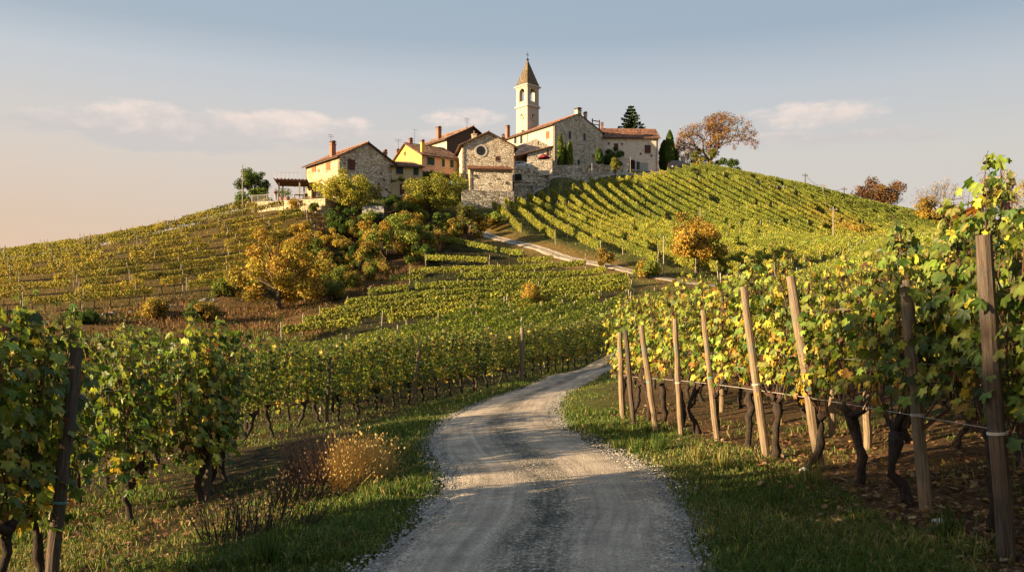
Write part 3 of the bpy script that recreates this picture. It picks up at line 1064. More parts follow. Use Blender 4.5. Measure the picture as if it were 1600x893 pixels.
for i in range(NU):
    t = i / (NU - 1)
    xa = lerp(TOPP[0], TOPP[-1], t)[0]
    tp = np.array(TOPP); bp = np.array(BOTP)
    a = np.array([xa, np.interp(xa, tp[:, 0], tp[:, 1])])
    dirv = np.array([.30, -.954])
    # walk down until the lower boundary
    s = 0
    while s < 75:
        q = a + dirv * s
        if q[1] < np.interp(q[0], bp[:, 0], bp[:, 1]): break
        s += .5
    b = a + dirv * s
    if s < 4: continue
    lower = b
    vine_row(a, b, 'vine row down the upper slope, %s from the shrubby end' % ordinal(i + 1), 'vine rows on the upper slope', [1, 2.6, 4.4, 4.6, 1.7, .4, .12, .2], dens=220, size=(.15, .25), gaps=.07, bulge=.3,
             posts=9, trunks=3 if s < 30 else 0, seed=120 + i, patch=patch_up, h1=1.95, thick=.25)

# left hill: level rows, sparse and turning orange
SA = [W(-60, 497, 90), W(-60, 425, 130)]
SB = [W(462, 402, 111), W(492, 372, 121), W(470, 352, 127), W(372, 334, 142)]
B0 = [W(-60, 505, 87), W(150, 490, 91), W(300, 464, 98), W(420, 420, 110)]
def patch_left(x, y):
    v = vnoise(x, y, 8, 41); w = vnoise(x, y, 3.5, 43)
    crest = np.clip((y - 133) / 4, 0, 1) * (x > -58)
    return [(crest * .8, [3, 5, 3, .6, .2, .1, .1, .3]), ((v > .55) * .5, [.1, .3, .8, 1.5, 4, 4, 1.5, .6]), ((w < .35) * .55, [2.5, 3.5, 2.5, .8, .3, .2, .2, .5])]
NH = 13
for i in range(NH):
    t = i / (NH - 1)
    a, b = lerp(SA[0], SA[1], t ** .95), polyat(SB, t)
    vine_row(a, b, 'rusty gold vine row across the hillside, %s up from the rough bank' % ordinal(i + 1), 'vine rows on the rusty hillside', [.3, .9, 2, 3.2, 4.4, 2.6, .7, .4], dens=150, size=(.14, .24), gaps=.12,
             posts=5.0, trunks=1.5 if i < 2 else 0, seed=170 + i, patch=patch_left, h0=.95, h1=1.75, thick=.23, stake=STAKE, bend=-6.0 * (1 - t) ** .8 - .6)
# ------------------------------------------------------------------ village materials
def stone_mat(name, c0, c1, c2, mortar, scale=2.6, stain=(0.75, 0.7, 0.62)):
    m, t, p = new_mat(name)
    co = t.mapping(objco(t), (1, 1, 1.7))
    wob = t.node('ShaderNodeTexNoise'); wob.inputs['Scale'].default_value = 2.0
    t.put(wob.inputs['Vector'], co)
    co2 = t.mix(0.06, co, wob.outputs['Color'])
    cell = t.voro(co2, scale, out='Color')
    s = t.node('ShaderNodeSeparateColor'); t.put(s.inputs[0], cell)
    e = t.voro(co2, scale, 'DISTANCE_TO_EDGE')
    col = t.ramp(s.outputs[0], [(0.0, c0), (0.35, c1), (0.7, c2), (0.92, c1), (1.0, tuple(x * .35 for x in c0))])
    col = t.mix(t.rng(e, 0.015, 0.075), mortar, col)
    big = t.noise(objco(t), 0.45, 5, 0.65)
    col = t.mix(t.rng(big, 0.5, 0.72), col, t.mix(1.0, col, stain, 'MULTIPLY'))
    col = t.mix(1.0, col, t.ramp(t.noise(objco(t), 6, 4), [(.3, (.8, .8, .8)), (.7, (1.18, 1.16, 1.12))]), 'MULTIPLY')
    t.put(p.inputs['Base Color'], col)
    p.inputs['Roughness'].default_value = 0.95
    p.inputs['Specular IOR Level'].default_value = 0.1
    t.put(p.inputs['Normal'], t.bump(t.math('ADD', t.rng(e, 0, 0.12), t.math('MULTIPLY', s.outputs[1], .6)), 0.9, 0.10))
    return m


def plaster_mat(name, c, c2, spots=0.0, c3=(0.3, 0.27, 0.22)):
    m, t, p = new_mat(name)
    n = t.noise(objco(t), 0.9, 7, 0.65)
    col = t.ramp(n, [(0.32, c), (0.68, c2)])
    n2 = t.noise(objco(t), 1.7, 6, 0.72)
    if spots: col = t.mix(t.rng(n2, 0.66 - spots, 0.72 - spots), col, t.mix(t.noise(objco(t), 9, 3), c3, tuple(x * 1.5 for x in c3)))
    t.put(p.inputs['Base Color'], col)
    p.inputs['Roughness'].default_value = 0.93
    p.inputs['Specular IOR Level'].default_value = 0.12
    t.put(p.inputs['Normal'], t.bump(n2, 0.5, 0.05))
    return m


M['stone_warm'] = stone_mat('stone_warm', (.34, .27, .20), (.58, .50, .39), (.72, .65, .53), (.44, .36, .27), 2.2)
M['stone_grey'] = stone_mat('stone_grey', (.32, .27, .21), (.54, .48, .385), (.70, .63, .52), (.41, .35, .27), 2.2)
M['stone_gold'] = stone_mat('stone_gold', (.34, .26, .15), (.50, .41, .25), (.58, .49, .32), (.48, .39, .25), 1.8)
M['stone_wall'] = stone_mat('stone_wall', (.25, .22, .17), (.47, .42, .34), (.64, .58, .48), (.20, .165, .12), 1.6)
M['plaster_cream'] = plaster_mat('plaster_cream', (.47, .39, .25), (.54, .47, .32), .10, (.34, .28, .18))
M['plaster_yellow'] = plaster_mat('plaster_yellow', (.58, .34, .08), (.66, .40, .11))
M['plaster_pink'] = plaster_mat('plaster_pink', (.50, .29, .20), (.56, .35, .25))
M['plaster_olive'] = plaster_mat('plaster_olive', (.40, .32, .18), (.48, .39, .24), .1, (.3, .25, .15))
M['plaster_worn'] = plaster_mat('plaster_worn', (.60, .51, .42), (.66, .58, .48), .12, (.36, .27, .19))
M['plaster_tower'] = plaster_mat('plaster_tower', (.37, .325, .235), (.46, .405, .295), .15)
M['trim_stone'] = plain('trim_stone', (.45, .40, .32), .85)
M['shutter_brown'] = plain('shutter_brown', (.22, .10, .03), .7)
M['shutter_red'] = plain('shutter_red', (.10, .03, .022), .7)
M['shutter_green'] = plain('shutter_green', (.02, .04, .03), .7)
M['glass'] = plain('glass', (.02, .022, .025), .25, 0, .1, 6, .35)
M['dark_wood'] = plain('dark_wood', (.09, .05, .03), .8, 0, .3, 12)
M['pale_wood'] = plain('pale_wood', (.34, .27, .19), .8, 0, .25, 12)
M['grey_gate'] = plain('grey_gate', (.30, .29, .28), .6)
M['iron'] = plain('iron', (.03, .03, .035), .5, .6)
M['copper'] = plain('copper', (.11, .065, .04), .55, .5)
M['brick'] = plain('brick', (.23, .12, .08), .9, 0, .35, 9)
M['bronze'] = plain('bronze', (.25, .16, .07), .4, .8)
M['dark_inside'] = plain('dark_inside', (.015, .013, .012), .95)
m_, t_, p_ = new_mat('roof_tile')
c_ = attr(t_)
c_ = t_.mix(1.0, c_, t_.ramp(t_.noise(objco(t_), .8, 6, .7), [(.3, (.52, .53, .53)), (.7, (1.02, 1.02, 1.02))]), 'MULTIPLY')
t_.put(p_.inputs['Base Color'], c_)
p_.inputs['Roughness'].default_value = .9
p_.inputs['Specular IOR Level'].default_value = .15
M['roof_tile'] = m_

TILE_RED = [(.26, .115, .07), (.33, .16, .10), (.21, .09, .06), (.37, .22, .15), (.17, .10, .075)]
TILE_OLD = [(.25, .14, .10), (.38, .22, .15), (.22, .12, .085), (.42, .30, .22), (.17, .11, .08), (.33, .17, .11)]


def tile_sheet(E0, E1, R0, R1, tiles, pitch=.24, step=.42):
    """Barrel tiles on the roof plane from the eave E0-E1 up to the ridge R0-R1. Returns V, quads, face colours."""
    E0, E1, R0, R1 = (np.array(p, float) for p in (E0, E1, R0, R1))
    nu = max(2, int(max(np.linalg.norm(E1 - E0), np.linalg.norm(R1 - R0)) / pitch)) * 4
    nvr = max(2, int(np.linalg.norm((R0 + R1) / 2 - (E0 + E1) / 2) / step))
    nrm = np.cross(E1 - E0, (R0 + R1) / 2 - (E0 + E1) / 2); nrm /= np.linalg.norm(nrm)
    u = np.linspace(0, 1, nu + 1)
    V, C = [], []
    rows = []
    for r in range(nvr):
        for e, lift in ((0, .045), (1, .0)):
            v = (r + e) / nvr + (-.0 if e == 0 else .0)
            a = E0 + (R0 - E0) * v; b = E1 + (R1 - E1) * v
            P = a[None] + (b - a)[None] * u[:, None]
            h = .055 * np.abs(np.sin(np.arange(nu + 1) * math.pi / 4)) + lift + .012 * rng.normal(0, 1, nu + 1).cumsum() / 12
            rows.append(P + nrm[None] * h[:, None])
    V = np.concatenate(rows)
    k = nu + 1
    quads, fc = [], []
    tc_ = np.array(tiles)
    for r in range(len(rows) - 1):
        i = np.arange(nu) + r * k
        quads.append(np.stack([i, i + 1, i + 1 + k, i + k], 1))
        cc = tc_[rng.integers(0, len(tc_), nu // 4)] * (1 + rng.normal(0, .13, (nu // 4, 1)))
        fc.append(np.repeat(cc, 4, axis=0))
    return V, np.concatenate(quads), np.concatenate(fc)


class House:
    """A box house: local +x runs along the front face, local +y along the side face seen to the left, origin at their common corner."""

    def __init__(s, name, label, cx, py, d, b, xl, xr, front, side, cat='house', base=None):
        s.C = np.array(W(cx, py, d))
        if base is not None: s.C[2] = base
        s.b = R(b)
        s.root = empty(name, s.C, s.b, label, cat)
        s.Lx = s.front_u(xr) if xr is not None else None
        s.Ly = s.side_u(xl) if xl is not None else None
        s.mf, s.ms = front, side

    def front_u(s, px):
        tx = (px - 800) / F
        return (tx * s.C[1] - s.C[0]) / (math.cos(s.b) - tx * math.sin(s.b))

    def side_u(s, px):
        tx = (px - 800) / F
        return (tx * s.C[1] - s.C[0]) / (-math.sin(s.b) - tx * math.cos(s.b))

    def z_at(s, face, u, py):
        y = s.C[1] + (u * math.sin(s.b) if face == 'f' else u * math.cos(s.b))
        return CAMZ + (HY - py) / F * y - s.C[2]

    def at(s, face, px, py):
        u = s.front_u(px) if face == 'f' else s.side_u(px)
        return u, s.z_at(face, u, py)

    def part(s, name, mb, mat, parent=None, smooth=False):
        o = mb.build(name, M[mat] if isinstance(mat, str) else mat, parent or s.root, smooth)
        return o

    def fb(s, mb, face, u0, u1, z0, z1, o0, o1):
        """Box on a face: along u0..u1, heights z0..z1, o0..o1 metres out from the wall."""
        if face == 'f': mb.box(u0, u1, -o1, -o0, z0, z1)
        else: mb.box(-o1, -o0, u0, u1, z0, z1)

    def walls(s, eave, ridge, gable, zbot=-4.0, Lx=None, Ly=None, mat=None):
        """gable 'f': gable end on the front face; 's': on the side face; None: flat top."""
        if Lx: s.Lx = Lx
        if Ly: s.Ly = Ly
        s.eave, s.ridge, s.gable = eave, ridge, gable
        mb = MB()
        a, b = s.Lx, s.Ly
        if gable == 'f': mb.prism([(0, zbot), (a, zbot), (a, eave), (a / 2, ridge), (0, eave)], 'y', 0, b)
        elif gable == 's': mb.prism([(0, zbot), (b, zbot), (b, eave), (b / 2, ridge), (0, eave)], 'x', 0, a)
        else: mb.box(0, a, 0, b, zbot, eave)
        w = mb.mesh('wall', M[s.mf])
        w.materials.append(M[s.ms])
        for p in w.polygons:
            n = p.normal
            if n.x < -.7 or n.y > .7: p.material_index = 1
        s.wall = link('wall', w, s.root)
        return s

    def roof(s, tiles=TILE_RED, over=.55, gover=.35, thick=.14):
        a, b, e, r = s.Lx, s.Ly, s.eave, s.ridge
        if s.gable == 'f': half, L = a / 2, b
        else: half, L = b / 2, a
        sl = (r - e) / half
        de = over * sl
        lift = .10
        def P(h, l, z):                      # h across the gable (0..2*half), l along the ridge
            return (h, l, z + lift) if s.gable == 'f' else (l, h, z + lift)
        l0, l1 = -gover, L + gover
        Vs, Qs, Cs, o = [], [], [], 0
        for h_e, sg in ((-over, 1), (2 * half + over, -1)):
            E0, E1, R0, R1 = P(h_e, l0, e - de), P(h_e, l1, e - de), P(half, l0, r), P(half, l1, r)
            flip = (sg > 0) == (s.gable == 'f')
            if flip: E0, E1, R0, R1 = E1, E0, R1, R0
            V, Q, C = tile_sheet(E0, E1, R0, R1, tiles)
            Vs.append(V); Qs.append(Q + o); Cs.append(C); o += len(V)
        s.rf = link('roof', mesh_np('roof', np.concatenate(Vs), np.concatenate(Qs), M['roof_tile'], facecol=np.concatenate(Cs)), s.root)
        mb = MB()
        out_ = [(-over, e - de), (half, r), (2 * half + over, e - de), (2 * half + over, e - de - thick), (half, r - thick), (-over, e - de - thick)]
        out_ = [(h, z + lift - .005) for h, z in out_]
        mb.prism(out_, 'y' if s.gable == 'f' else 'x', l0, l1)
        mb.build('eaves', M['dark_wood'], s.rf)
        mb = MB()
        c0, c1 = P(half, l0, r + .03), P(half, l1, r + .03)
        mb.tube([c0, c1], .13, 8)
        k = mb.mesh('ridge_cap', M['brick']); link('ridge_cap', k, s.rf)
        return s

    def leanroof(s, E0, E1, R0, R1, tiles=TILE_RED, name='roof', thick=.12):
        V, Q, C = tile_sheet(E0, E1, R0, R1, tiles)
        o = link(name, mesh_np(name, V, Q, M['roof_tile'], facecol=C), s.root)
        mb = MB()
        n = np.cross(np.array(E1) - np.array(E0), np.array(R0) - np.array(E0)); n = n / np.linalg.norm(n)
        T_ = [tuple(np.array(p) - n * .004) for p in (E0, E1, R1, R0)]
        Bt = [tuple(np.array(p) - n * thick) for p in (E0, E1, R1, R0)]
        mb.add(T_ + Bt, [(0, 1, 2, 3), (7, 6, 5, 4), (0, 4, 5, 1), (1, 5, 6, 2), (2, 6, 7, 3), (3, 7, 4, 0)])
        mb.build('eaves', M['dark_wood'], o)
        return o

    def window(s, face, px, py, w, h, shut='shutter_brown', surround=None, name='window', lintel=False, open_=False):
        u, z = s.at(face, px, py)
        y = s.C[1] + (u * math.sin(s.b) if face == 'f' else u * math.cos(s.b))
        k = y / F
        cosf = math.cos(s.b) if face == 'f' else max(.35, abs(math.sin(s.b) + (px - 800) / F * math.cos(s.b)))
        hw, hh = w * k / cosf / 2, h * k / 2
        mb = MB()
        fr = .11 if surround else .05
        for a0, a1, z0, z1 in ((-hw - fr, -hw, -hh - fr, hh + fr), (hw, hw + fr, -hh - fr, hh + fr), (-hw, hw, hh, hh + fr), (-hw, hw, -hh - fr, -hh)):
            s.fb(mb, face, u + a0, u + a1, z + z0, z + z1, -.05, .06)
        f = s.part(name, mb, surround or 'dark_wood')
        mb = MB()
        s.fb(mb, face, u - hw, u + hw, z - hh, z + hh, -.05, .015)
        s.part('pane', mb, 'glass' if shut is None or open_ else 'dark_inside', f)
        mb = MB(); s.fb(mb, face, u - hw - fr - .06, u + hw + fr + .06, z - hh - fr - .08, z - hh - fr, -.02, .14)
        s.part('sill', mb, 'trim_stone', f)
        if shut:
            for sg in (-1, 1):
                mb = MB()
                a0, a1 = (u - hw + .01, u - .015) if sg < 0 else (u + .015, u + hw - .01)
                if open_:
                    a0, a1 = (u - 2 * hw - fr, u - hw - fr - .01) if sg < 0 else (u + hw + fr + .01, u + 2 * hw + fr)
                s.fb(mb, face, a0, a0 + .06, z - hh + .02, z + hh - .02, .03, .075)
                s.fb(mb, face, a1 - .06, a1, z - hh + .02, z + hh - .02, .03, .075)
                n = max(3, int(2 * hh / .16))
                for i in range(n):
                    za = z - hh + .02 + (2 * hh - .04) * i / n
                    s.fb(mb, face, a0 + .06, a1 - .06, za, za + (2 * hh - .04) / n * .82, .03, .065)
                s.part('shutter', mb, shut, f)
        else:
            mb = MB()
            s.fb(mb, face, u - .025, u + .025, z - hh, z + hh, .016, .04)
            s.fb(mb, face, u - hw, u - .026, z - .025, z + .025, .016, .04); s.fb(mb, face, u + .026, u + hw, z - .025, z + .025, .016, .04)
            s.part('mullion', mb, 'dark_wood', f)
        return f

    def arch(s, face, px, py, w, h, name='arched_window', depth=.0, fill='glass', surround='trim_stone', prop=None):
        """Arched opening: surround ring and pane."""
        u, z = s.at(face, px, py)
        y = s.C[1] + (u * math.sin(s.b) if face == 'f' else u * math.cos(s.b))
        k = y / F
        cosf = math.cos(s.b) if face == 'f' else max(.35, abs(math.sin(s.b) + (px - 800) / F * math.cos(s.b)))
        hw, hh = w * k / cosf / 2, h * k / 2
        def outline(g):
            r = hw + g
            pts = [(u - r, z - hh - g), (u + r, z - hh - g)]
            zc = z + hh - hw
            for i in range(13):
                a = math.pi * i / 12
                pts.append((u + r * math.cos(a), zc + r * math.sin(a)))
            return pts
        def pr(mb, poly, o0, o1):
            if face == 'f': mb.prism(poly, 'y', -o1, -o0)
            else: mb.prism(poly, 'x', -o1, -o0)
        inn, outl = outline(0), outline(.16)
        mb = MB()
        n = len(inn)
        for i in range(n):
            j = (i + 1) % n
            pr(mb, [inn[i], inn[j], outl[j], outl[i]], -.05, .08)
        f = s.part(name, mb, surround)
        mb = MB(); pr(mb, inn, -.05, .02)
        s.part('pane', mb, fill, f)
        return f, u, z, hw, hh

    def chimney(s, x, y, z0, z1, w=.55, mat='brick', pot=True):
        mb = MB(); mb.box(x - w / 2, x + w / 2, y - w / 2, y + w / 2, z0, z1)
        mb.box(x - w / 2 - .08, x + w / 2 + .08, y - w / 2 - .08, y + w / 2 + .08, z1 + .003, z1 + .13)
        c = s.part('chimney', mb, mat, s.rf if hasattr(s, 'rf') else None)
        mb = MB()
        if pot:
            for sx in (-1, 1):
                mb.box(x + sx * w * .36 - .06, x + sx * w * .36 + .06, y - w * .4, y + w * .4, z1 + .133, z1 + .40)
            mb.prism([(x - w * .7, z1 + .403), (x + w * .7, z1 + .403), (x, z1 + .68)], 'y', y - w * .62, y + w * .62)
        else:
            mb.lathe([(.13, 0), (.11, .45), (.16, .5), (.16, .56)], 10, (x, y, z1 + .133))
        p = link('cap', mb.mesh('cap', M['brick']), s.root)
        p.name = 'chimney_cap'
        return c

    def pipe(s, face, u, z0, z1, out=.09):
        mb = MB()
        q = (u, -out) if face == 'f' else (-out, u)
        mb.tube([(q[0], q[1], z0), (q[0], q[1], z1)], .055, 6)
        s.part('drainpipe', mb, 'copper')

    def antenna(s, x, y, z0, z1, n=4, w=.7):
        mb = MB(); mb.tube([(x, y, z0), (x, y, z1)], .03, 5)
        for i in range(n):
            z = z1 - .12 - i * .28
            mb.tube([(x - w * (1 - .12 * i), y, z), (x + w * (1 - .12 * i), y, z)], .02, 4)
        s.part('antenna', mb, 'iron')

# ------------------------------------------------------------------ 1 stone house on the terrace
h1 = House('stone_house', 'pale rubble stone house with a gabled tiled roof above the terrace wall', 530, 309, 140, 40, 478, 616, 'stone_warm', 'stone_gold')
e1 = h1.z_at('f', 0, 243)
h1.walls(e1, e1 + 2.7, 'f'); h1.roof(TILE_RED, .6, .45)
h1.window('s', 490.5, 261, 6, 16, 'shutter_brown'); h1.window('s', 513, 258, 6, 16, 'shutter_brown')
h1.window('f', 549, 257.5, 9, 16, 'shutter_red', open_=False)
h1.window('s', 490.5, 298, 7, 18, 'shutter_brown', name='door')
for px, py in ((592, 288), (604, 296), (588, 303), (600, 281)):
    h1.window('f', px, py, 2.2, 2.5, None, name='vent')
h1.pipe('s', h1.Ly - .2, -1, e1); h1.pipe('s', .25, 3.5, e1)
h1.chimney(1.0, h1.Ly * .35, e1 + .1, e1 + 2.5, .75); h1.antenna(1.0, h1.Ly * .35 + .6, e1 + .3, e1 + 4.3, 2, .6)
h1.chimney(h1.Lx * .62, 3.0, e1 + 1.6, e1 + 2.9, .45); h1.chimney(h1.Lx - 1.0, 1.2, e1 + .2, e1 + 1.8, .5)
# bread oven lean-to: small side porch roof beside the terrace
h1.leanroof((-2.2, h1.Ly - 3.0, 3.0), (-2.2, h1.Ly - .2, 3.0), (-.02, h1.Ly - 3.0, 3.5), (-.02, h1.Ly - .2, 3.5), TILE_RED, 'porch_roof')

# ------------------------------------------------------------------ 2 low olive house in the gap
h2 = House('olive_house', 'low olive plastered house with green shutters squeezed beside the stone gable', 612, 306, 146, 10, None, 660, 'plaster_olive', 'plaster_olive')
h2.walls(h2.z_at('f', 0, 259.5), 0, None, Ly=6)
e2 = h2.eave
s2 = h2.leanroof((-.3, -.6, e2 - .1), (h2.Lx + .4, -.6, e2 - .1), (-.3, 5.5, e2 + 1.9), (h2.Lx - 1.2, 5.5, e2 + 1.9), TILE_OLD)
h2.window('f', 624.5, 266.5, 10, 11, 'shutter_green'); h2.window('f', 650, 268, 7, 11, 'shutter_green')
h2.window('f', 628, 296, 7, 18, 'shutter_red', 'trim_stone', name='door'); h2.window('f', 648.5, 294, 9, 13, None, 'trim_stone')

# ------------------------------------------------------------------ 3 yellow and pink house
h3 = House('yellow_house', 'yellow and pink plastered house with mossy tiled roof and green shutters', 659, 300, 152, 33, 611, 718, 'plaster_pink', 'plaster_yellow')
e3 = h3.z_at('f', 0, 241)
h3.walls(e3, e3 + 2.9, 's'); h3.roof(TILE_OLD, .6, .4)
h3.window('f', 673, 252, 11, 12, 'shutter_green', 'trim_stone'); h3.window('f', 692.5, 254.5, 4.5, 12, 'shutter_green', 'trim_stone'); h3.window('f', 705.8, 256, 5.5, 12, 'shutter_green', 'trim_stone')
h3.window('s', 633, 240, 2, 5, None, name='vent')
zp = h3.z_at('f', 3, 270)
h3.leanroof((-.2, -1.5, zp - .55), (h3.Lx + .3, -1.5, zp - .55), (-.2, -.02, zp), (h3.Lx + .3, -.02, zp), TILE_OLD, 'porch_roof')
h3.window('f', 694, 281, 10, 12, None, 'plaster_pink'); h3.window('f', 711, 283, 7, 14, 'shutter_green', name='door')
for u in (.1, h3.Lx * .5, h3.Lx - .2):
    mb = MB(); mb.box(u, u + .16, -1.42, -1.26, -4, zp - .6); h3.part('porch_post', mb, 'dark_wood')
h3.chimney(1.2, h3.Ly * .55, e3 + 2.0, e3 + 3.6, .6); h3.chimney(.6, .9, e3 + .3, e3 + 2.1, .55, 'plaster_yellow'); h3.chimney(h3.Lx * .1, h3.Ly * .9, e3 + .4, e3 + 2.4, .5)
h3.antenna(-.3, h3.Ly * .7, e3 - 1, e3 + 4.2, 2, .75)

# ------------------------------------------------------------------ 4 tall brown gabled house behind
h4 = House('brown_gable_house', 'tall house with brown timber gable and long tiled roof behind the round window', 698, 290, 164, 40, 655, 775, 'dark_wood', 'plaster_cream')
e4 = h4.z_at('f', 0, 216)
h4.walls(e4, h4.z_at('f', h4.Lx / 2, 198.5), 'f'); h4.roof(TILE_OLD, .7, .5)
h4.chimney(1.4, 4.5, e4 + .6, e4 + 2.6, .75); h4.chimney(h4.Lx * .45, 1.0, e4 + 1.5, e4 + 2.3, .7, 'trim_stone', False)
h4.antenna(h4.Lx * .5, 1.5, e4 + 2, e4 + 5.0, 4, .75); h4.antenna(-1, 9, e4 - 1, e4 + 3.2, 1, .75)
h4.window('f', 738, 206, 4, 5, None)

# ------------------------------------------------------------------ 5 chapel-like house with the round window
h5 = House('round_window_house', 'stone gabled house with one large round window and tiled roof', 722, 302, 150, 9, 703, 803.5, 'stone_warm', 'plaster_cream')
h5.Ly = 10
e5 = h5.z_at('f', 0, 226)
h5.walls(e5, h5.z_at('f', h5.Lx / 2, 207), 'f'); h5.roof(TILE_RED, .65, .5)
u5, z5 = h5.at('f', 751.5, 235.6)
for nm, r0, r1, o0, o1, mt in (('round_window', .80, 1.08, -.05, .07, 'trim_stone'),):
    mb = MB()
    for i in range(24):
        a, b_ = 2 * math.pi * i / 24, 2 * math.pi * (i + 1) / 24
        mb.prism([(u5 + r0 * math.cos(a), z5 + r0 * math.sin(a)), (u5 + r0 * math.cos(b_), z5 + r0 * math.sin(b_)), (u5 + r1 * math.cos(b_), z5 + r1 * math.sin(b_)), (u5 + r1 * math.cos(a), z5 + r1 * math.sin(a))], 'y', -o1, -o0)
    rw = h5.part(nm, mb, mt)
    mb = MB(); mb.prism([(u5 + .8 * math.cos(2 * math.pi * i / 24), z5 + .8 * math.sin(2 * math.pi * i / 24)) for i in range(24)], 'y', -.015, .05)
    h5.part('pane', mb, 'glass', rw)
    mb = MB(); mb.box(u5 - .03, u5 + .03, -.05, -.017, z5 - .79, z5 + .79)
    mb.box(u5 - .79, u5 - .031, -.05, -.017, z5 - .03, z5 + .03); mb.box(u5 + .031, u5 + .79, -.05, -.017, z5 - .03, z5 + .03)
    h5.part('glazing_bar', mb, 'iron', rw)
h5.window('f', 777, 248, 5, 7, 'shutter_red')
h5.pipe('f', .15, 0, e5); h5.pipe('f', h5.Lx - .1, 0, e5)
h5.chimney(h5.Lx * .27, 3.0, e5 + 1.0, e5 + 2.4, .75, 'plaster_cream', False); h5.chimney(h5.Lx * .82, 2.0, e5 + .5, e5 + 1.9, .45); h5.chimney(h5.Lx * .9, 6.0, e5, e5 + 2.2, .5)

# ------------------------------------------------------------------ 6 stone annex below it
h6 = House('stone_annex', 'low stone annex with bright terracotta lean-to roof below the round window', 734, 304, 145.5, 7, 721.5, 800.5, 'stone_grey', 'stone_gold')
h6.Ly = 3.6
e6 = h6.z_at('f', 0, 264)
h6.walls(e6, 0, None)
h6.leanroof((-.35, -.45, e6 - .06), (h6.Lx + .15, -.45, e6 - .06), (-.35, 3.7, e6 + 1.25), (h6.Lx + .15, 3.7, e6 + 1.25), TILE_RED)
for px, py in ((743, 275), (792, 286)):
    h6.window('f', px, py, 3.5, 3, None, name='vent')
mb = MB(); mb.prism([(0, e6 + .002), (3.6, e6 + .002), (3.6, e6 + 1.15)], 'x', 0, .25); h6.part('gable_wall', mb, 'stone_gold')
h6.pipe('f', .1, -1, e6); h6.pipe('s', 1.5, 1, e6 - 1.2)

# ------------------------------------------------------------------ 7 church
h7 = House('church', 'long church of grey stone with big gable, arched windows and sunlit side', 866, 266, 178, 36, 786, 941, 'stone_grey', 'plaster_cream', 'church')
e7 = h7.z_at('f', 0, 193)
h7.walls(e7, h7.z_at('f', h7.Lx / 2, 178), 'f'); h7.roof(TILE_RED, .6, .15)
h7.window('s', 856, 211, 6, 12, 'shutter_brown', 'trim_stone')
for px, py, w_, hh_ in ((815, 218, 4, 13), (805.7, 219, 4, 11)): h7.arch('s', px, py, w_, hh_)
for px, py in ((890, 211), (913, 214)): h7.arch('f', px, py, 4.6, 12.5)
h7.window('f', 904, 254, 4, 9, 'shutter_green', 'trim_stone', name='door'); h7.window('f', 927, 244, 4, 6, 'shutter_brown', 'trim_stone')
h7.pipe('s', .2, 0, e7); h7.pipe('s', h7.side_u(824.5), 0, e7)
r7 = h7.ridge
h7.chimney(h7.Lx / 2 + .1, .35, r7 - .3, r7 + .7, 1.0, 'stone_grey'); h7.chimney(h7.Lx * .66, .4, r7 - 1.2, r7 + .2, .6, 'stone_grey')
mb = MB()
for x in (h7.Lx * .80, h7.Lx * .95): mb.box(x, x + .18, .2, .38, e7 + .1, r7 - .3)
mb.box(h7.Lx * .80, h7.Lx * .95, .22, .36, r7 - .75, r7 - .58); mb.box(h7.Lx * .80, h7.Lx * .95, .22, .36, r7 - 1.5, r7 - 1.35)
h7.part('bell_frame', mb, 'dark_wood')
h7.chimney(.5, h7.Ly - 1.0, e7, e7 + 2.4, .7)

# ------------------------------------------------------------------ bell tower
tw = House('bell_tower', 'slender square bell tower with a pointed stone spire and iron cross', 824, 262, 192, 43, 805.5, 840.5, 'plaster_tower', 'plaster_tower', 'bell tower')
A_ = (tw.Lx + tw.Ly) / 2
tw.Lx = tw.Ly = A_
zc, zs = tw.z_at('f', 0, 131), tw.z_at('f', 0, 161.5)
mb = MB(); mb.box(0, A_, 0, A_, -3, zs - .5); tw.part('shaft', mb, 'plaster_tower')
mb = MB(); mb.box(-.28, A_ + .28, -.28, A_ + .28, zs - .498, zs - .28); mb.box(-.15, A_ + .15, -.15, A_ + .15, zs - .278, zs); tw.part('string_course', mb, 'trim_stone')
# belfry: four corner piers, arch heads, open inside
pw = A_ * .27
zb0, zb1 = zs + .003, zc - .55
zar = zb1 - .75
mb = MB()
for x in (0, A_ - pw):
    for y in (0, A_ - pw): mb.box(x, x + pw, y, y + pw, zb0, zb1)
def archhead(mb, axis_, c0, c1):
    rr = (A_ - 2 * pw) / 2; cx = A_ / 2; zsp = zar - rr * .2
    for i in range(10):
        a, b_ = math.pi * i / 10, math.pi * (i + 1) / 10
        p1, p2 = (cx + rr * math.cos(a), zsp + rr * math.sin(a)), (cx + rr * math.cos(b_), zsp + rr * math.sin(b_))
        mb.prism([p1, (p1[0], zb1), (p2[0], zb1), p2], axis_, c0, c1)
archhead(mb, 'y', .003, .45); archhead(mb, 'y', A_ - .45, A_ - .003); archhead(mb, 'x', .003, .45); archhead(mb, 'x', A_ - .45, A_ - .003)
g = (pw + .002, A_ - pw - .002)
mb.box(g[0], g[1], .05, .3, zb0, zb0 + .75); mb.box(g[0], g[1], A_ - .3, A_ - .05, zb0, zb0 + .75)
mb.box(.05, .3, g[0], g[1], zb0, zb0 + .75); mb.box(A_ - .3, A_ - .05, g[0], g[1], zb0, zb0 + .75)
tw.part('belfry', mb, 'plaster_tower')
mb = MB(); mb.box(pw, A_ - pw, pw, A_ - pw, zb1 - .2, zb1 - .003); tw.part('bell_beam', mb, 'dark_wood')
mb = MB(); mb.lathe([(.05, 1.05), (.2, 1.0), (.3, .7), (.36, .35), (.5, .05), (.5, 0)], 14, (A_ / 2, A_ / 2, zb0 + 1.25)); mb.tube([(A_ / 2, A_ / 2, zb0 + 2.2), (A_ / 2, A_ / 2, zb1 - .1)], .05, 6)
tw.part('bell', mb, 'bronze', smooth=True)
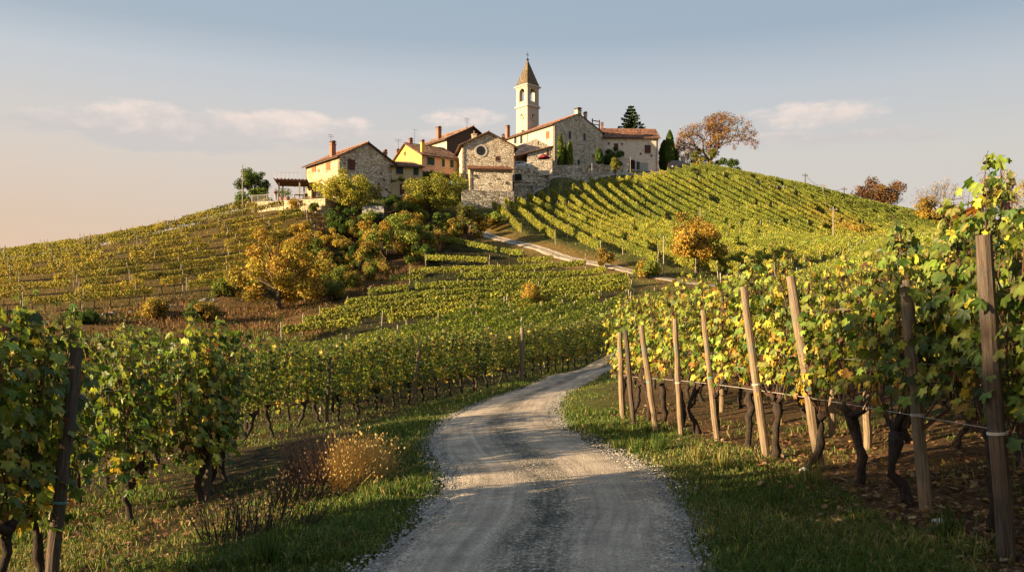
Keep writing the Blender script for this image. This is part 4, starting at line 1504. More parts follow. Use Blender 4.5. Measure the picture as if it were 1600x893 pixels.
mb = MB(); mb.box(-.12, A_ + .12, -.12, A_ + .12, zb1 + .003, zb1 + .28); mb.box(-.38, A_ + .38, -.38, A_ + .38, zb1 + .283, zb1 + .5); mb.box(-.05, A_ + .05, -.05, A_ + .05, zb1 + .503, zb1 + .75)
tw.part('cornice', mb, 'trim_stone')
zt, zsb = tw.z_at('f', A_ / 2, 92), zb1 + .753
mb = MB(); c = A_ / 2
prof = [(1.06, 0), (.9, .14), (.06, 1)]
V = []
for s_, t in prof:
    for sx, sy in ((-1, -1), (1, -1), (1, 1), (-1, 1)): V.append((c + sx * c * s_, c + sy * c * s_, zsb + (zt - zsb) * t))
Fs = [(0, 3, 2, 1), (8, 9, 10, 11)]
for i in range(2):
    for k in range(4): Fs.append((i * 4 + k, i * 4 + (k + 1) % 4, i * 4 + 4 + (k + 1) % 4, i * 4 + 4 + k))
mb.add(V, Fs)
M['spire'] = stone_mat('spire', (.13, .10, .065), (.20, .155, .10), (.26, .205, .14), (.11, .085, .055), 3.5)
tw.part('spire', mb, 'spire')
mb = MB(); mb.lathe([(.05, 0), (.25, .15), (.3, .32), (.22, .5), (.05, .62)], 12, (c, c, zt - .1)); tw.part('finial', mb, 'iron', smooth=True)
mb = MB(); mb.box(c - .04, c + .04, c - .04, c + .04, zt + .5, zt + 1.9); mb.box(c - .4, c - .041, c - .04, c + .04, zt + 1.2, zt + 1.3); mb.box(c + .041, c + .4, c - .04, c + .04, zt + 1.2, zt + 1.3); tw.part('cross', mb, 'iron')
for face in 'fs':
    zz = zs - 2.6
    mb = MB()
    r0, r1 = .52, .72
    for i in range(20):
        a, b_ = 2 * math.pi * i / 20, 2 * math.pi * (i + 1) / 20
        poly = [(c + r * math.cos(q), zz + r * 1.15 * math.sin(q)) for r, q in ((r0, a), (r0, b_), (r1, b_), (r1, a))]
        mb.prism(poly, 'y' if face == 'f' else 'x', -.16, .05)
    f_ = tw.part('round_niche', mb, 'trim_stone')
    mb = MB(); mb.prism([(c + .52 * math.cos(2 * math.pi * i / 20), zz + .6 * math.sin(2 * math.pi * i / 20)) for i in range(20)], 'y' if face == 'f' else 'x', -.015, .05)
    tw.part('pane', mb, 'plaster_tower', f_)
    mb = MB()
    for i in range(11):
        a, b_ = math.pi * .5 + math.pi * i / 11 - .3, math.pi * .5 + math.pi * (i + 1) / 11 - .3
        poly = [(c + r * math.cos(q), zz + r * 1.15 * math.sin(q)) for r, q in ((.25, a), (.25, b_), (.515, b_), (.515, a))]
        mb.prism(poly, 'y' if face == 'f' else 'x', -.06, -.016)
    tw.part('painted_niche_shadow', mb, 'dark_inside', f_)  # dark crescent plate stands in for the shadow inside the round niche

# ------------------------------------------------------------------ lean-to beside the church
h8 = House('church_lean_to', 'small lean-to house with sloping tiled roof against the sunlit church side', 803, 270, 166, 4, None, 863, 'stone_grey', 'stone_grey')
zl, zr = h8.z_at('f', 0, 246), h8.z_at('f', h8.Lx, 230)
mb = MB(); mid8 = h8.front_u(824)
mb.prism([(mid8, -4), (h8.Lx, -4), (h8.Lx, zr), (mid8, zl + (zr - zl) * mid8 / h8.Lx)], 'y', 0, 5); h8.part('wall', mb, 'stone_grey')
mb = MB(); mb.box(0, mid8, 2.4, 5, -4, zl + .5); h8.part('back_wall', mb, 'dark_wood')
h8.leanroof((-.4, 5.2, zl + .12), (-.4, -.45, zl + .12), (h8.Lx + .2, 5.2, zr + .2), (h8.Lx + .2, -.45, zr + .2), TILE_RED)
h8.window('f', 856, 239, 4.5, 9, 'shutter_red', 'trim_stone')
mb = MB(); mb.box(.1, .25, .1, .25, -4, zl); h8.part('post', mb, 'dark_wood')
h8b = House('gabled_outbuilding', 'grey stone gabled outbuilding with a small cross-shaped vent below the church windows', 805, 262, 172, 4, None, 864, 'stone_grey', 'stone_grey', 'outbuilding')
mb = MB(); z_a, z_b = h8b.z_at('f', 0, 229), h8b.z_at('f', h8b.Lx / 2, 217)
mb.prism([(0, -5), (h8b.Lx, -5), (h8b.Lx, z_a), (h8b.Lx * .55, z_b), (0, z_a)], 'y', 0, 1.6); h8b.part('wall', mb, 'stone_grey')
mb = MB(); u_, z_ = h8b.at('f', 841, 223); mb.box(u_ - .06, u_ + .06, -.03, .02, z_ - .35, z_ + .35); h8b.part('vent', mb, 'dark_inside')

# ------------------------------------------------------------------ 9 house at the road end
h9 = House('worn_plaster_house', 'broad pale house with peeling plaster, brown shutters and grey garage gate', 941, 272, 187, 3, None, 1029, 'plaster_worn', 'plaster_worn')
e9 = h9.z_at('f', 0, 214)
h9.walls(e9, h9.z_at('f', 0, 196) + .2, 's', Ly=8.5)
h9.roof(TILE_RED, .5, .35)
h9.window('f', 962.6, 230, 6, 11, 'shutter_red'); h9.window('f', 1012, 233, 9, 12, 'shutter_red')
u_, z_ = h9.at('f', 1004.5, 261); 
mb = MB()
for i in range(8): h9.fb(mb, 'f', u_ - 1.05 + .265 * i, u_ - 1.05 + .265 * i + .25, z_ - 1.0, z_ + .95, -.02, .05)
h9.part('garage_gate', mb, 'grey_gate')
h9.arch('f', 988, 257, 8.5, 15, 'arched_doorway', fill='dark_inside'); h9.window('f', 997, 259, 4, 12, 'shutter_green', name='door')
for px, py in ((951, 224), (972, 225), (1018, 243), (1001, 240)): h9.window('f', px, py, 2, 2, None, name='vent')
h9.pipe('f', h9.Lx - .5, -1, e9)
h9.chimney(.6, 4.2, h9.ridge - .3, h9.ridge + .9, .5)
mb = MB(); h9.fb(mb, 'f', -.02, h9.Lx + .02, h9.z_at('f', 0, 249.6), h9.z_at('f', 0, 248.4), -.02, .05); h9.part('string_course', mb, 'plaster_worn')

# ------------------------------------------------------------------ terrace, walls, fences
def wallrun(name, label, pts, top, bot, thick, mat, cat='wall', cap=None):
    """Stone wall through world points (x, y); top/bot: heights or functions."""
    root = empty(name, (pts[0][0], pts[0][1], 0), 0, label, cat)
    mb = MB()
    ox, oy = pts[0][0], pts[0][1]
    P = [np.array(p[:2]) - (ox, oy) for p in pts]
    offs = []
    for i in range(len(P)):
        t = P[min(i + 1, len(P) - 1)] - P[max(i - 1, 0)]
        t = t / np.linalg.norm(t)
        offs.append(np.array([-t[1], t[0]]) * thick)
    n = len(P)
    V = []
    for i in range(n):
        a, b_ = P[i], P[i] + offs[i]
        zt_, zb_ = top[i] if hasattr(top, '__len__') else top, bot[i] if hasattr(bot, '__len__') else bot
        V += [(a[0], a[1], zb_), (a[0], a[1], zt_), (b_[0], b_[1], zt_), (b_[0], b_[1], zb_)]
    Fs = [(0, 1, 2, 3), tuple(4 * (n - 1) + k for k in (3, 2, 1, 0))]
    for i in range(n - 1):
        for k in range(4): Fs.append((4 * i + k, 4 * i + (k + 1) % 4, 4 * i + 4 + (k + 1) % 4, 4 * i + 4 + k))
    mb.add(V, Fs)
    mb.build('masonry', M[mat], root)
    if cap:
        mb = MB(); V2 = []
        for i in range(n):
            d_ = offs[i] / thick
            a, b_ = P[i] - d_ * .08, P[i] + offs[i] + d_ * .08
            zt_ = top[i] if hasattr(top, '__len__') else top
            V2 += [(a[0], a[1], zt_ + .003), (a[0], a[1], zt_ + .10), (b_[0], b_[1], zt_ + .10), (b_[0], b_[1], zt_ + .003)]
        mb.add(V2, Fs); mb.build('coping', M[cap], root)
    return root


tA, tB, tC = W(393, 334, 134), W(508, 338, 129.5), W(552, 318, 139)
tz = W(450, 313.5, 131)[2]
tzs = [W(393, 317.5, 134)[2], W(508, 311, 129.5)[2], W(508, 311, 129.5)[2]]
wallrun('terrace_wall', 'sunlit golden stone retaining wall holding up the terrace', [tA, tB, tC], tzs, -0 + 15, .6, 'stone_gold', cap='trim_stone')
# terrace floor
mb = MB()
mb.prism([(tA[0] + .3, tA[1] + .5), (tB[0], tB[1] + .6), (tC[0], tC[1]), (tC[0] - 6, tC[1] + 10), (tA[0] + 2, tA[1] + 12)], 'z', tz - 3, tz - .35)
o = mb.build('terrace_floor', M['trim_stone']); tag(o, kind='structure')


def railing(name, label, A, B, h, n, mat='iron', mesh=True):
    A, B = np.array(A, float), np.array(B, float)
    root = empty(name, A, 0, label, 'railing')
    D = B - A
    for i in range(n + 1):
        mb = MB(); p = D * i / n; mb.tube([(p[0], p[1], p[2] - .1), (p[0], p[1], p[2] + h)], .035, 6); mb.build('post', M[mat], root)
    mb = MB()
    mb.tube([(0, 0, h), (D[0], D[1], D[2] + h)], .035, 6); mb.tube([(0, 0, .12), (D[0], D[1], D[2] + .12)], .025, 6)
    if mesh:
        k = int(np.linalg.norm(D) / .16)
        for i in range(1, k):
            p = D * i / k; mb.tube([(p[0], p[1], p[2] + .12), (p[0], p[1], p[2] + h)], .012, 4, cap=False)
    mb.build('rail', M[mat], root)
    return root


M['steel'] = plain('steel', (.42, .40, .37), .5, .5)
railing('railing', 'thin grey metal railing on top of the golden terrace wall', W(393, 317, 134.2), W(423, 315, 133), 1.1, 3, 'steel')
pg = empty('pergola', W(436, 313, 133.5), R(8), 'dark timber pergola with flat roof standing on the terrace', 'pergola')
ph = 2.75
for x, y in ((0, 0), (3.1, -1.2), (0.2, 3.2), (3.4, 2.8)):
    mb = MB(); mb.box(x - .1, x + .1, y - .1, y + .1, -.3, ph); mb.build('post', M['dark_wood'] if x < 1 else M['pale_wood'], pg)
mb = MB(); mb.box(-.5, 4.3, -1.6, 3.7, ph + .003, ph + .16)
for i in range(10): mb.box(-.6 + i * .52, -.48 + i * .52, -1.75, 3.85, ph + .163, ph + .27)
mb.build('roof', M['shutter_red'], pg)
mb = MB()
for i in range(7): mb.tube([(-.4 + i * .6, -1.5, ph + .25), (-.4 + i * .6, -1.5, ph + 1.15)], .022, 5)
mb.tube([(-.4, -1.5, ph + 1.12), (3.2, -1.5, ph + 1.12)], .015, 4)
mb.build('guard_rail', M['steel'], pg)
tb = empty('terrace_table', W(467, 312, 132.5), R(20), 'small wooden garden table under the porch roof on the terrace', 'table')
mb = MB(); mb.box(-.7, .7, -.4, .4, .70, .75); mb.build('tabletop', M['pale_wood'], tb)
for x in (-.6, .6):
    for y in (-.32, .32):
        mb = MB(); mb.box(x - .03, x + .03, y - .03, y + .03, -.3, .699); mb.build('leg', M['pale_wood'], tb)
def chair(px, py, d, rz, label):
    r = empty('garden_chair', W(px, py, d), rz, label, 'chair', 'garden chairs on the terrace')
    mb = MB(); mb.box(-.22, .22, -.22, .22, .43, .47); mb.build('seat', M['dark_wood'], r)
    mb = MB(); mb.box(-.22, .22, .19, .22, .473, .95); mb.build('backrest', M['dark_wood'], r)
    for x in (-.2, .2):
        for y in (-.2, .2):
            mb = MB(); mb.box(x - .02, x + .02, y - .02, y + .02, -.3, .428); mb.build('leg', M['dark_wood'], r)
chair(479, 312, 132, .4, 'dark garden chair by the drainpipe of the stone house'); chair(487, 311.5, 131.5, -2, 'dark garden chair in front of the brown terrace door')
for px, py, dd, lab in ((440, 313, 133.2, 'dark clay planter pot with bush under the pergola'), (449, 313, 132.9, 'paler clay planter pot with bush by the pergola post')):
    r = empty('planter', W(px, py, dd), 0, lab, 'planter')
    mb = MB(); mb.lathe([(.28, -.3), (.38, .45), (.42, .5), (.36, .5)], 12); mb.build('pot', M['brick'], r)
    n = 260
    q = rng.normal(0, 1, (n, 3)); q = norm(q) * rng.uniform(.2, .75, (n, 1)); q[:, 2] = q[:, 2] * 1.1 + 1.1
    link('foliage', leaves('foliage', q, rng.normal(0, 1, (n, 3)), rng.normal(0, 1, (n, 3)) + (0, 0, .6), rng.uniform(.12, .22, n), palette(n, [3, 4, 3, 1, 1, .5, 0, 0]), QUADL, M['tree_leaf']), r)

# retaining walls and yard below the church
wallrun('yard_wall', 'tall rough stone wall with a dark opening beside the annex', [W(802.5, 300, 152), W(833, 300, 154), W(836, 300, 158)], W(820, 262, 153)[2], 24, .6, 'stone_wall')
ow = MB(); a_, b_ = W(802.5, 272, 151.9), W(815, 282, 152.6)
ow.box(a_[0] + .3, b_[0], a_[1] - .02, a_[1] + .3, b_[2], a_[2]); tag(ow.build('stall_opening', M['dark_inside']), 'dark square opening low in the rough yard wall', 'opening')
ls = MB(); ls.box(0, 3.9, -.9, 0, 0, .12); o = ls.build('ledge_roof', M['shutter_red']); o.location = W(801, 285.5, 151.5); o.rotation_euler = (R(12), 0, R(10)); tag(o, 'rusty red ledge roof under the dark wall opening', 'ledge')
wallrun('stepped_wall', 'stepped block of stone wall below the red parasol', [W(833, 290, 158), W(858, 288, 160), W(862, 280, 165)], W(845, 270.5, 159)[2], 26, .6, 'stone_wall')
wallrun('churchyard_wall', 'long low rubble wall in front of the church', [W(834, 277, 166), W(880, 274, 170), W(935, 272, 175), W(972, 274, 178)], [W(834, 262, 166)[2], W(880, 259, 170)[2], W(935, 257.5, 175)[2], W(972, 261, 178)[2]], 28, .5, 'stone_wall', cap='trim_stone')
wallrun('low_garden_wall', 'low stone wall along the foot of the annex', [W(722, 309, 143), W(803, 309, 145)], W(760, 297.5, 144)[2], 20, .4, 'stone_wall')
mb = MB(); o = empty('gate_pillar', W(977, 274, 181), 0, 'pale stone pillar at the churchyard entrance', 'pillar')
mb.box(-.45, .45, -.45, .45, -1, 2.0); mb.build('shaft', M['trim_stone'], o); mb = MB(); mb.box(-.55, .55, -.55, .55, 2.003, 2.2); mb.build('cap', M['trim_stone'], o)
mb = MB(); o = empty('garden_pillar', W(1067.5, 262, 192), 0, 'square pale pillar in the hedge behind the dark car', 'pillar')
mb.box(-.4, .4, -.4, .4, -1, 2.2); mb.build('shaft', M['trim_stone'], o); mb = MB(); mb.box(-.5, .5, -.5, .5, 2.203, 2.35); mb.build('cap', M['trim_stone'], o)
fn = empty('wooden_fence', W(566, 334, 131), R(-4), 'grey weathered board fence between the bushes', 'fence')
for i in range(16):
    mb = MB(); mb.box(i * .2, i * .2 + .185, 0, .03, -.6, 1.15 + random.uniform(-.05, .05)); mb.build('board', M['grey_gate'], fn)
mb = MB(); mb.box(0, 3.2, .033, .08, .2, .3); mb.box(0, 3.2, .033, .08, .8, .9); mb.build('rail', M['grey_gate'], fn)

# parasols
def parasol(px, py, d, r, h, mat, label):
    o = empty('parasol', W(px, py, d), 0, label, 'parasol')
    mb = MB(); mb.tube([(0, 0, -.8), (0, 0, h)], .03, 8); mb.build('pole', M['iron'], o)
    mb = MB(); n = 8
    V = [(0, 0, h + .02)] + [(r * .55 * math.cos(2 * math.pi * i / n), r * .55 * math.sin(2 * math.pi * i / n), h - .22) for i in range(n)] + [(r * math.cos(2 * math.pi * i / n), r * math.sin(2 * math.pi * i / n), h - .6) for i in range(n)]
    V += [(r * math.cos(2 * math.pi * i / n), r * math.sin(2 * math.pi * i / n), h - .78) for i in range(n)]
    Fs = [(0, 1 + i, 1 + (i + 1) % n) for i in range(n)]
    for k in (1, 1 + n):
        Fs += [(k + i, k + n + i, k + n + (i + 1) % n, k + (i + 1) % n) for i in range(n)]
    mb.add(V, Fs); mb.build('canopy', mat, o)
parasol(850, 258, 162, 1.15, 2.0, plain('cloth_red', (.16, .012, .02), .9), 'dark red parasol on the small terrace by the church')
parasol(708, 297, 147, .95, 1.6, plain('cloth_teal', (.16, .36, .42), .9), 'pale teal parasol in front of the pink house')

# utility poles and wires
def upole(px, py, d, h, label, mat='post_dark', arm=True, r=.12):
    p = W(px, py, d)
    z = H1(p[0], p[1])
    o = empty('utility_pole', (p[0], p[1], z), 0, label, 'utility pole')
    mb = MB(); mb.tube([(0, 0, -.5), (0, 0, h * .5), (0, 0, h)], [r, r * .9, r * .75], 8); mb.build('pole', M[mat], o)
    if arm:
        mb = MB(); mb.box(-.6, .6, -.05, .05, h - .55, h - .43)
        for x in (-.5, .5): mb.lathe([(.05, 0), (.06, .08), (.03, .16)], 8, (x, 0, h - .428))
        mb.build('crossarm', M[mat], o)
    return (p[0], p[1], z + h - .3)
t1 = upole(1258, 300, 186, 3.6 + .6, 'dark skyline pole with crossarm, clear of any tree')
t2 = upole(1319, 314, 186, 3.4, 'dark skyline pole beside the purple-brown tree')
t3 = upole(1302, 392, 134, 6.2, 'tall pale pole standing in the rows of the upper slope', 'stake', True, .09)
t4 = upole(1286, 318, 172, 3.5, 'thin pale pole just under the skyline wires', 'stake', True, .07)
upole(878, 293, 157, 4.3, 'brown pole by the two narrow cypresses and rubble wall', 'post_wood', False, .11)
upole(925, 290, 162, 4.1, 'thin pale pole beside the village road', 'stake', False, .07)
upole(1037, 436, 101, 4.5, 'pale pole beside the lane under the orange tree', 'stake', False, .07)
upole(379, 338, 137, 7.2, 'tall thin pole at the end of the terrace wall', 'stake', False, .09)
upole(1094, 356, 139, 3.4, 'thin pole among the vines above the orange tree', 'stake', False, .06)
upole(985, 273, 183, 3.3, 'slim post by the arched doorway and gate pillar', 'stake', False, .06)
def sag(a, b, s, label):
    P = [tuple(lerp(a, b, t) - np.array([0, 0, s * 4 * t * (1 - t)])) for t in np.linspace(0, 1, 12)]
    wire(P, 'power_line', label, .018, 'iron')
sag(t1, t4, .8, 'thin power line from the clear skyline pole down to the thin pale pole'); sag(t1, t2, 1.6, 'sagging power line between the two dark skyline poles'); sag(t4, t3, 1.2, 'power line dropping across the upper slope to the tall pale pole')

# ------------------------------------------------------------------ cars
def car(name, label, loc, rz, paint, scale=1.0):
    r = empty(name, loc, rz, label, 'car')
    r.scale = (scale,) * 3
    mb = MB()
    L, Wd = 4.4, .88
    low = [(-2.2, .35), (2.2, .35), (2.22, .75), (1.95, .92), (1.05, 1.02), (-2.05, 1.05), (-2.22, .8)]
    mb.prism(low, 'y', -Wd, Wd)
    cab = [(1.05, 1.023), (.45, 1.52), (-1.5, 1.60), (-2.0, 1.08), (-2.0, 1.053)]
    n = len(cab)
    V = [(x, -Wd * (.98 if z < 1.2 else .80), z) for x, z in cab] + [(x, Wd * (.98 if z < 1.2 else .80), z) for x, z in cab]
    mb.add(V, [tuple(range(n)), tuple(range(2 * n - 1, n - 1, -1))] + [(i, i + n, (i + 1) % n + n, (i + 1) % n) for i in range(n)])
    b = mb.build('body', paint, r)
    bv = b.modifiers.new('bevel', 'BEVEL'); bv.width = .06; bv.segments = 2
    g = MB()
    for sy in (-1, 1):
        for x0, x1, x2, x3 in ((.86, .06, .38, .08), (-.04, -1.0, -.06, -1.0), (-1.08, -1.75, -1.08, -1.48)):
            yb, yt = sy * (Wd * .975 + .005), sy * (Wd * .815 + .008)
            g.add([(x0, yb, 1.10), (x1, yb, 1.10), (x3, yt, 1.48), (x2, yt, 1.48)], [(0, 1, 2, 3)])
    g.add([(1.02, -.75, 1.07), (1.02, .75, 1.07), (.50, .62, 1.50), (.50, -.62, 1.50)], [(0, 1, 2, 3)])
    g.add([(-2.01, -.75, 1.12), (-2.01, .75, 1.12), (-1.55, .62, 1.54), (-1.55, -.62, 1.54)], [(0, 1, 2, 3)])
    link('window', g.mesh('window', M['glass'], fix=False), r)
    tyre = MB(); prof = [(.2, -.1), (.33, -.11), (.35, -.07), (.35, .07), (.33, .11), (.2, .1)]
    tyre.lathe(prof, 18); tyre.xform(Matrix.Rotation(R(90), 4, 'X'))
    rim = MB(); rim.lathe([(.02, -.115), (.2, -.112), (.2, .112), (.02, .115)], 14); rim.xform(Matrix.Rotation(R(90), 4, 'X'))
    tm, rm = tyre.mesh('tyre', M['dark_inside'], True), rim.mesh('rim', M['steel'])
    for x in (-1.35, 1.38):
        for y in (-.82, .82):
            w = link('wheel', tm, r, (x, y, .35)); link('rim', rm, w)
    for sy in (-1, 1):
        mb = MB(); mb.box(2.13, 2.225, sy * .72 - .16, sy * .72 + .16, .68, .82); mb.build('headlight', M['trim_stone'], r)
        mb = MB(); mb.box(-2.225, -2.13, sy * .74 - .12, sy * .74 + .12, .75, .98); mb.build('taillight', plain('lamp_red', (.3, .01, .01), .3), r)
    mb = MB(); mb.box(2.2, 2.26, -.75, .75, .40, .58); mb.build('bumper', M['dark_inside'], r)
    return r
pnt = plain('paint_dark', (.02, .022, .028), .25, .3, .05, 4, .6)
pw_ = plain('paint_white', (.75, .75, .74), .3, 0, .04, 4, .5)
cp = W(1061, 267, 186)
car('parked_suv', 'dark parked car at the crest beside the vines and hedge', (cp[0], cp[1], H1(cp[0], cp[1]) + .45), R(-8), pnt, 1.02)
mb = MB()
yp = W(822, 262.5, 157)
mb.box(-2.2, 1.5, -2.2, 9, -.9, -.06); mb.box(1.503, 4.2, 1.8, 9, -.9, -.06); o = mb.build('yard_paving', M['trim_stone']); o.location = yp; tag(o, kind='structure')
car('parked_car', 'white parked car in the shade below the lean-to roof', (yp[0] - .6, yp[1] + .6, yp[2] - .06), R(-25), pw_, .82)

# ------------------------------------------------------------------ people on the terrace
def skin_mesh(name, verts, edges, radii, mat, sub=2):
    me = bpy.data.meshes.new(name + '_cage')
    me.from_pydata(verts, edges, [])
    o = bpy.data.objects.new(name, me); COL.objects.link(o)
    o.modifiers.new('s', 'SKIN')
    for v, r in zip(me.skin_vertices[0].data, radii): v.radius = (r, r * .85) if not hasattr(r, '__len__') else r
    me.skin_vertices[0].data[0].use_root = True
    s = o.modifiers.new('u', 'SUBSURF'); s.levels = s.render_levels = sub
    dg = bpy.context.evaluated_depsgraph_get()
    out_ = bpy.data.meshes.new_from_object(o.evaluated_get(dg))
    bpy.data.objects.remove(o)
    out_.name = name
    out_.materials.clear(); out_.materials.append(mat)
    out_.polygons.foreach_set('use_smooth', [True] * len(out_.polygons))
    return out_


M['skin'] = plain('skin', (.45, .27, .19), .6)
def person(loc, rz, label, top_c, leg_c, hair_c, lean=0.0):
    r = empty('person', loc, rz, label, 'person')
    L = lean
    hip = Vector((0, 0, .92)); ch = hip + Vector((0, -math.sin(L) * .42, math.cos(L) * .42)); nk = hip + Vector((0, -math.sin(L) * .56, math.cos(L) * .56))
    hd = nk + Vector((0, -math.sin(L * .8) * .16 - .01, math.cos(L * .8) * .16))
    tp = hd + Vector((0, -math.sin(L) * .1, .09))
    v = [hip, ch, nk, hd, tp]
    e = [(0, 1), (1, 2), (2, 3), (3, 4)]
    rad = [.14, .15, .055, .095, .07]
    hands = []
    for s in (-1, 1):
        sh = ch + Vector((s * .18, 0, .08)); el = sh + Vector((s * .05, -.06 - L * .22, -.27)); wr = el + Vector((-s * .03, -.14 - L * .1, -.20)); hn = wr + Vector((0, -.05, -.05))
        i = len(v); v += [sh, el, wr, hn]; e += [(1, i), (i, i + 1), (i + 1, i + 2), (i + 2, i + 3)]; rad += [.06, .045, .032, .035]
        for k in range(4):
            j = len(v); v += [hn + Vector(((k - 1.5) * .018, -.04, -.05 + abs(k - 1.5) * .006)), hn + Vector(((k - 1.5) * .02, -.05, -.085 + abs(k - 1.5) * .008))]; e += [(i + 3, j), (j, j + 1)]; rad += [.009, .008]
        j = len(v); v += [wr + Vector((-s * .035, -.03, -.03)), wr + Vector((-s * .05, -.06, -.06))]; e += [(i + 2, j), (j, j + 1)]; rad += [.011, .009]
        hj = hip + Vector((s * .09, 0, -.04)); kn = hj + Vector((s * .02, -.03, -.42)); an = Vector((s * .11, .02, .07)); to = Vector((s * .12, -.16, .03))
        i = len(v); v += [hj, kn, an, to]; e += [(0, i), (i, i + 1), (i + 1, i + 2), (i + 2, i + 3)]; rad += [.09, .06, .045, .04]
    link('body', skin_mesh('body', v, e, rad, M['skin'], 1), r)
    # clothes: slightly wider copies of the torso, arms and legs
    a = [hip + Vector((0, 0, -.02)), ch, nk - Vector((0, 0, .03))]; ed = [(0, 1), (1, 2)]; ra = [.16, .172, .08]
    lg = [hip + Vector((0, 0, .03))]; le = []; lr = [.165]
    for s in (-1, 1):
        sh = ch + Vector((s * .18, 0, .08)); el = sh + Vector((s * .05, -.06 - L * .22, -.27)); wr = el + Vector((-s * .03, -.14 - L * .1, -.18))
        i = len(a); a += [sh, el, wr]; ed += [(1, i), (i, i + 1), (i + 1, i + 2)]; ra += [.078, .06, .048]
        hj = hip + Vector((s * .09, 0, -.04)); kn = hj + Vector((s * .02, -.03, -.42)); an = Vector((s * .11, .02, .08))
        i = len(lg); lg += [hj, kn, an]; le += [(0, i), (i, i + 1), (i + 1, i + 2)]; lr += [.108, .078, .065]
    link('top', skin_mesh('top', a, ed, ra, plain('cloth', top_c, .9)), r)
    link('trousers', skin_mesh('trousers', lg, le, lr, plain('cloth', leg_c, .9)), r)
    hb = MB(); hb.lathe([(.02, .11), (.075, .085), (.105, .02), (.107, -.05), (.09, -.11), (.04, -.12)], 14, (0, 0, 0))
    ho = hb.build('hair', plain('hair', hair_c, .7), r, True); ho.location = hd + Vector((0, .028, .035)); ho.rotation_euler = (L * .8, 0, 0)
    fb_ = MB()
    for s in (-1, 1): fb_.lathe([(.002, -.012), (.012, 0), (.002, .012)], 8, (s * .035, -.098, .01))
    fb_.box(-.012, .012, -.118, -.09, -.03, .005); fb_.box(-.028, .028, -.101, -.088, -.058, -.050)
    fo = fb_.build('face', M['skin'], r); fo.location = hd; fo.rotation_euler = (L * .8, 0, 0)
    return r
pz = W(431, 313.5, 133)
person(pz, R(25), 'person in dark red top and pale trousers standing beside the pergola', (.16, .02, .02), (.42, .33, .22), (.03, .02, .015))
q = W(387, 336, 136.5)
person((q[0], q[1], H1(q[0], q[1])), R(60), 'person in pale pink top leaning by the end of the terrace railing', (.55, .36, .33), (.04, .035, .035), (.12, .04, .02), .55)
# ------------------------------------------------------------------ trees and shrubs
def blob_dirs(n):
    i = np.arange(n) + .5
    ph = np.arccos(1 - 2 * i / n); th = math.pi * (1 + 5 ** .5) * i
    return np.column_stack([np.cos(th) * np.sin(ph), np.sin(th) * np.sin(ph), np.cos(ph)])


def crown_points(n, rx, ry, rz, cz, k, blob, seed, low=-.7, fill=.25):
    """Leaf positions in k uneven clumps spread over an ellipsoid envelope; returns points, outward normals, clump centres."""
    g = np.random.default_rng(seed)
    D = blob_dirs(k * 2); D = D[D[:, 2] > low]
    g.shuffle(D)
    D = D[:k]
    rad = g.uniform(.45, 1.08, (len(D), 1))
    c = D * rad * (rx, ry, rz) + g.normal(0, .15, (len(D), 3)) * (rx, ry, rz)
    br = g.uniform(.32, 1.15, len(D)) ** 1.2 * blob
    w = br ** 2; w /= w.sum()
    i = g.choice(len(D), n, p=w)
    d = norm(g.normal(0, 1, (n, 3)))
    rr = g.uniform(0, 1, n) ** .45
    p = c[i] + d * (rr * br[i])[:, None] * (1, 1, .8)
    p += g.normal(0, .05, (n, 3)) * blob
    nr = norm(d * .7 + norm(p) * .5 + (0, 0, .25))
    p[:, 2] += cz
    c[:, 2] += cz
    return p, nr, c, i


def tree(name, label, x, y, h, rx, rz, cz, k, blob, n, size, pal, group=None, trunk_h=None, tr=.25, ry=None, z=None, cat='tree', seed=1, low=-.7, stems=1, clump_pal=None, mat='tree_leaf', limb=True, shrub=False):
    z = H1(x, y) if z is None else z
    r = empty(name, (x, y, z), 0, label, cat, group)
    p, nr, c, ci = crown_points(n, rx, ry or rx, rz, cz, k, blob, seed, low)
    p[:, 2] = np.maximum(p[:, 2], .05 * rng.random(n))
    col = palette(n, pal)
    cv = np.random.default_rng(seed + 5).normal(0, .22, len(c))
    col *= np.clip(1 + cv[ci], .55, 1.6)[:, None]
    if clump_pal is not None:
        pick = np.random.default_rng(seed + 9).random(len(c)) < clump_pal[0]
        m = pick[ci]
        col[m] = palette(int(m.sum()), clump_pal[1])
    for q_ in range(len(c)):                                  # leaves of one branch share their tone
        m_ = ci == q_
        if m_.any(): col[m_] = col[m_] * .52 + col[m_].mean(0) * .48
    tip = rng.normal(0, .7, (n, 3)) + nr * .5 + (0, 0, -.4)
    mb = MB()
    g = random.Random(seed)
    th = trunk_h or cz * .6
    if stems == 1:
        base = [(0, 0, -.4), (g.uniform(-.1, .1), 0, th * .5), (g.uniform(-.15, .15), g.uniform(-.1, .1), th)]
        mb.tube(base, [tr * 1.35, tr, tr * .85], 9)
        top = Vector(base[-1])
        mb.tube([top, (top.x * 1.3, top.y, cz + rz * .5)], [tr * .85, tr * .2], 7)
    else: top = Vector((0, 0, .1))
    for j, q in enumerate(c):
        if not limb and j % 2: continue
        q = Vector(q)
        st = top if stems == 1 else Vector((g.uniform(-.3, .3), g.uniform(-.3, .3), -.2))
        if stems == 1 and q.z < th * .9: st = Vector((0, 0, max(th * .55, .3)))
        md = st.lerp(q, .5) + Vector((g.uniform(-.2, .2), g.uniform(-.2, .2), .12 * (q - st).length))
        mb.tube([st, md, q], [tr * .5, tr * .3, tr * .08], 5, cap=False)
    mb.build('trunk' if not shrub else 'stems', M['bark'], r, True)
    link('crown' if not shrub else 'foliage', leaves('crown', p, tip, nr + rng.normal(0, .35, (n, 3)), rng.uniform(size * .65, size * 1.3, n), col, QUADL, M[mat]), r)
    return r


def T(px, py, d):
    p = W(px, py, d)
    return p[0], p[1]


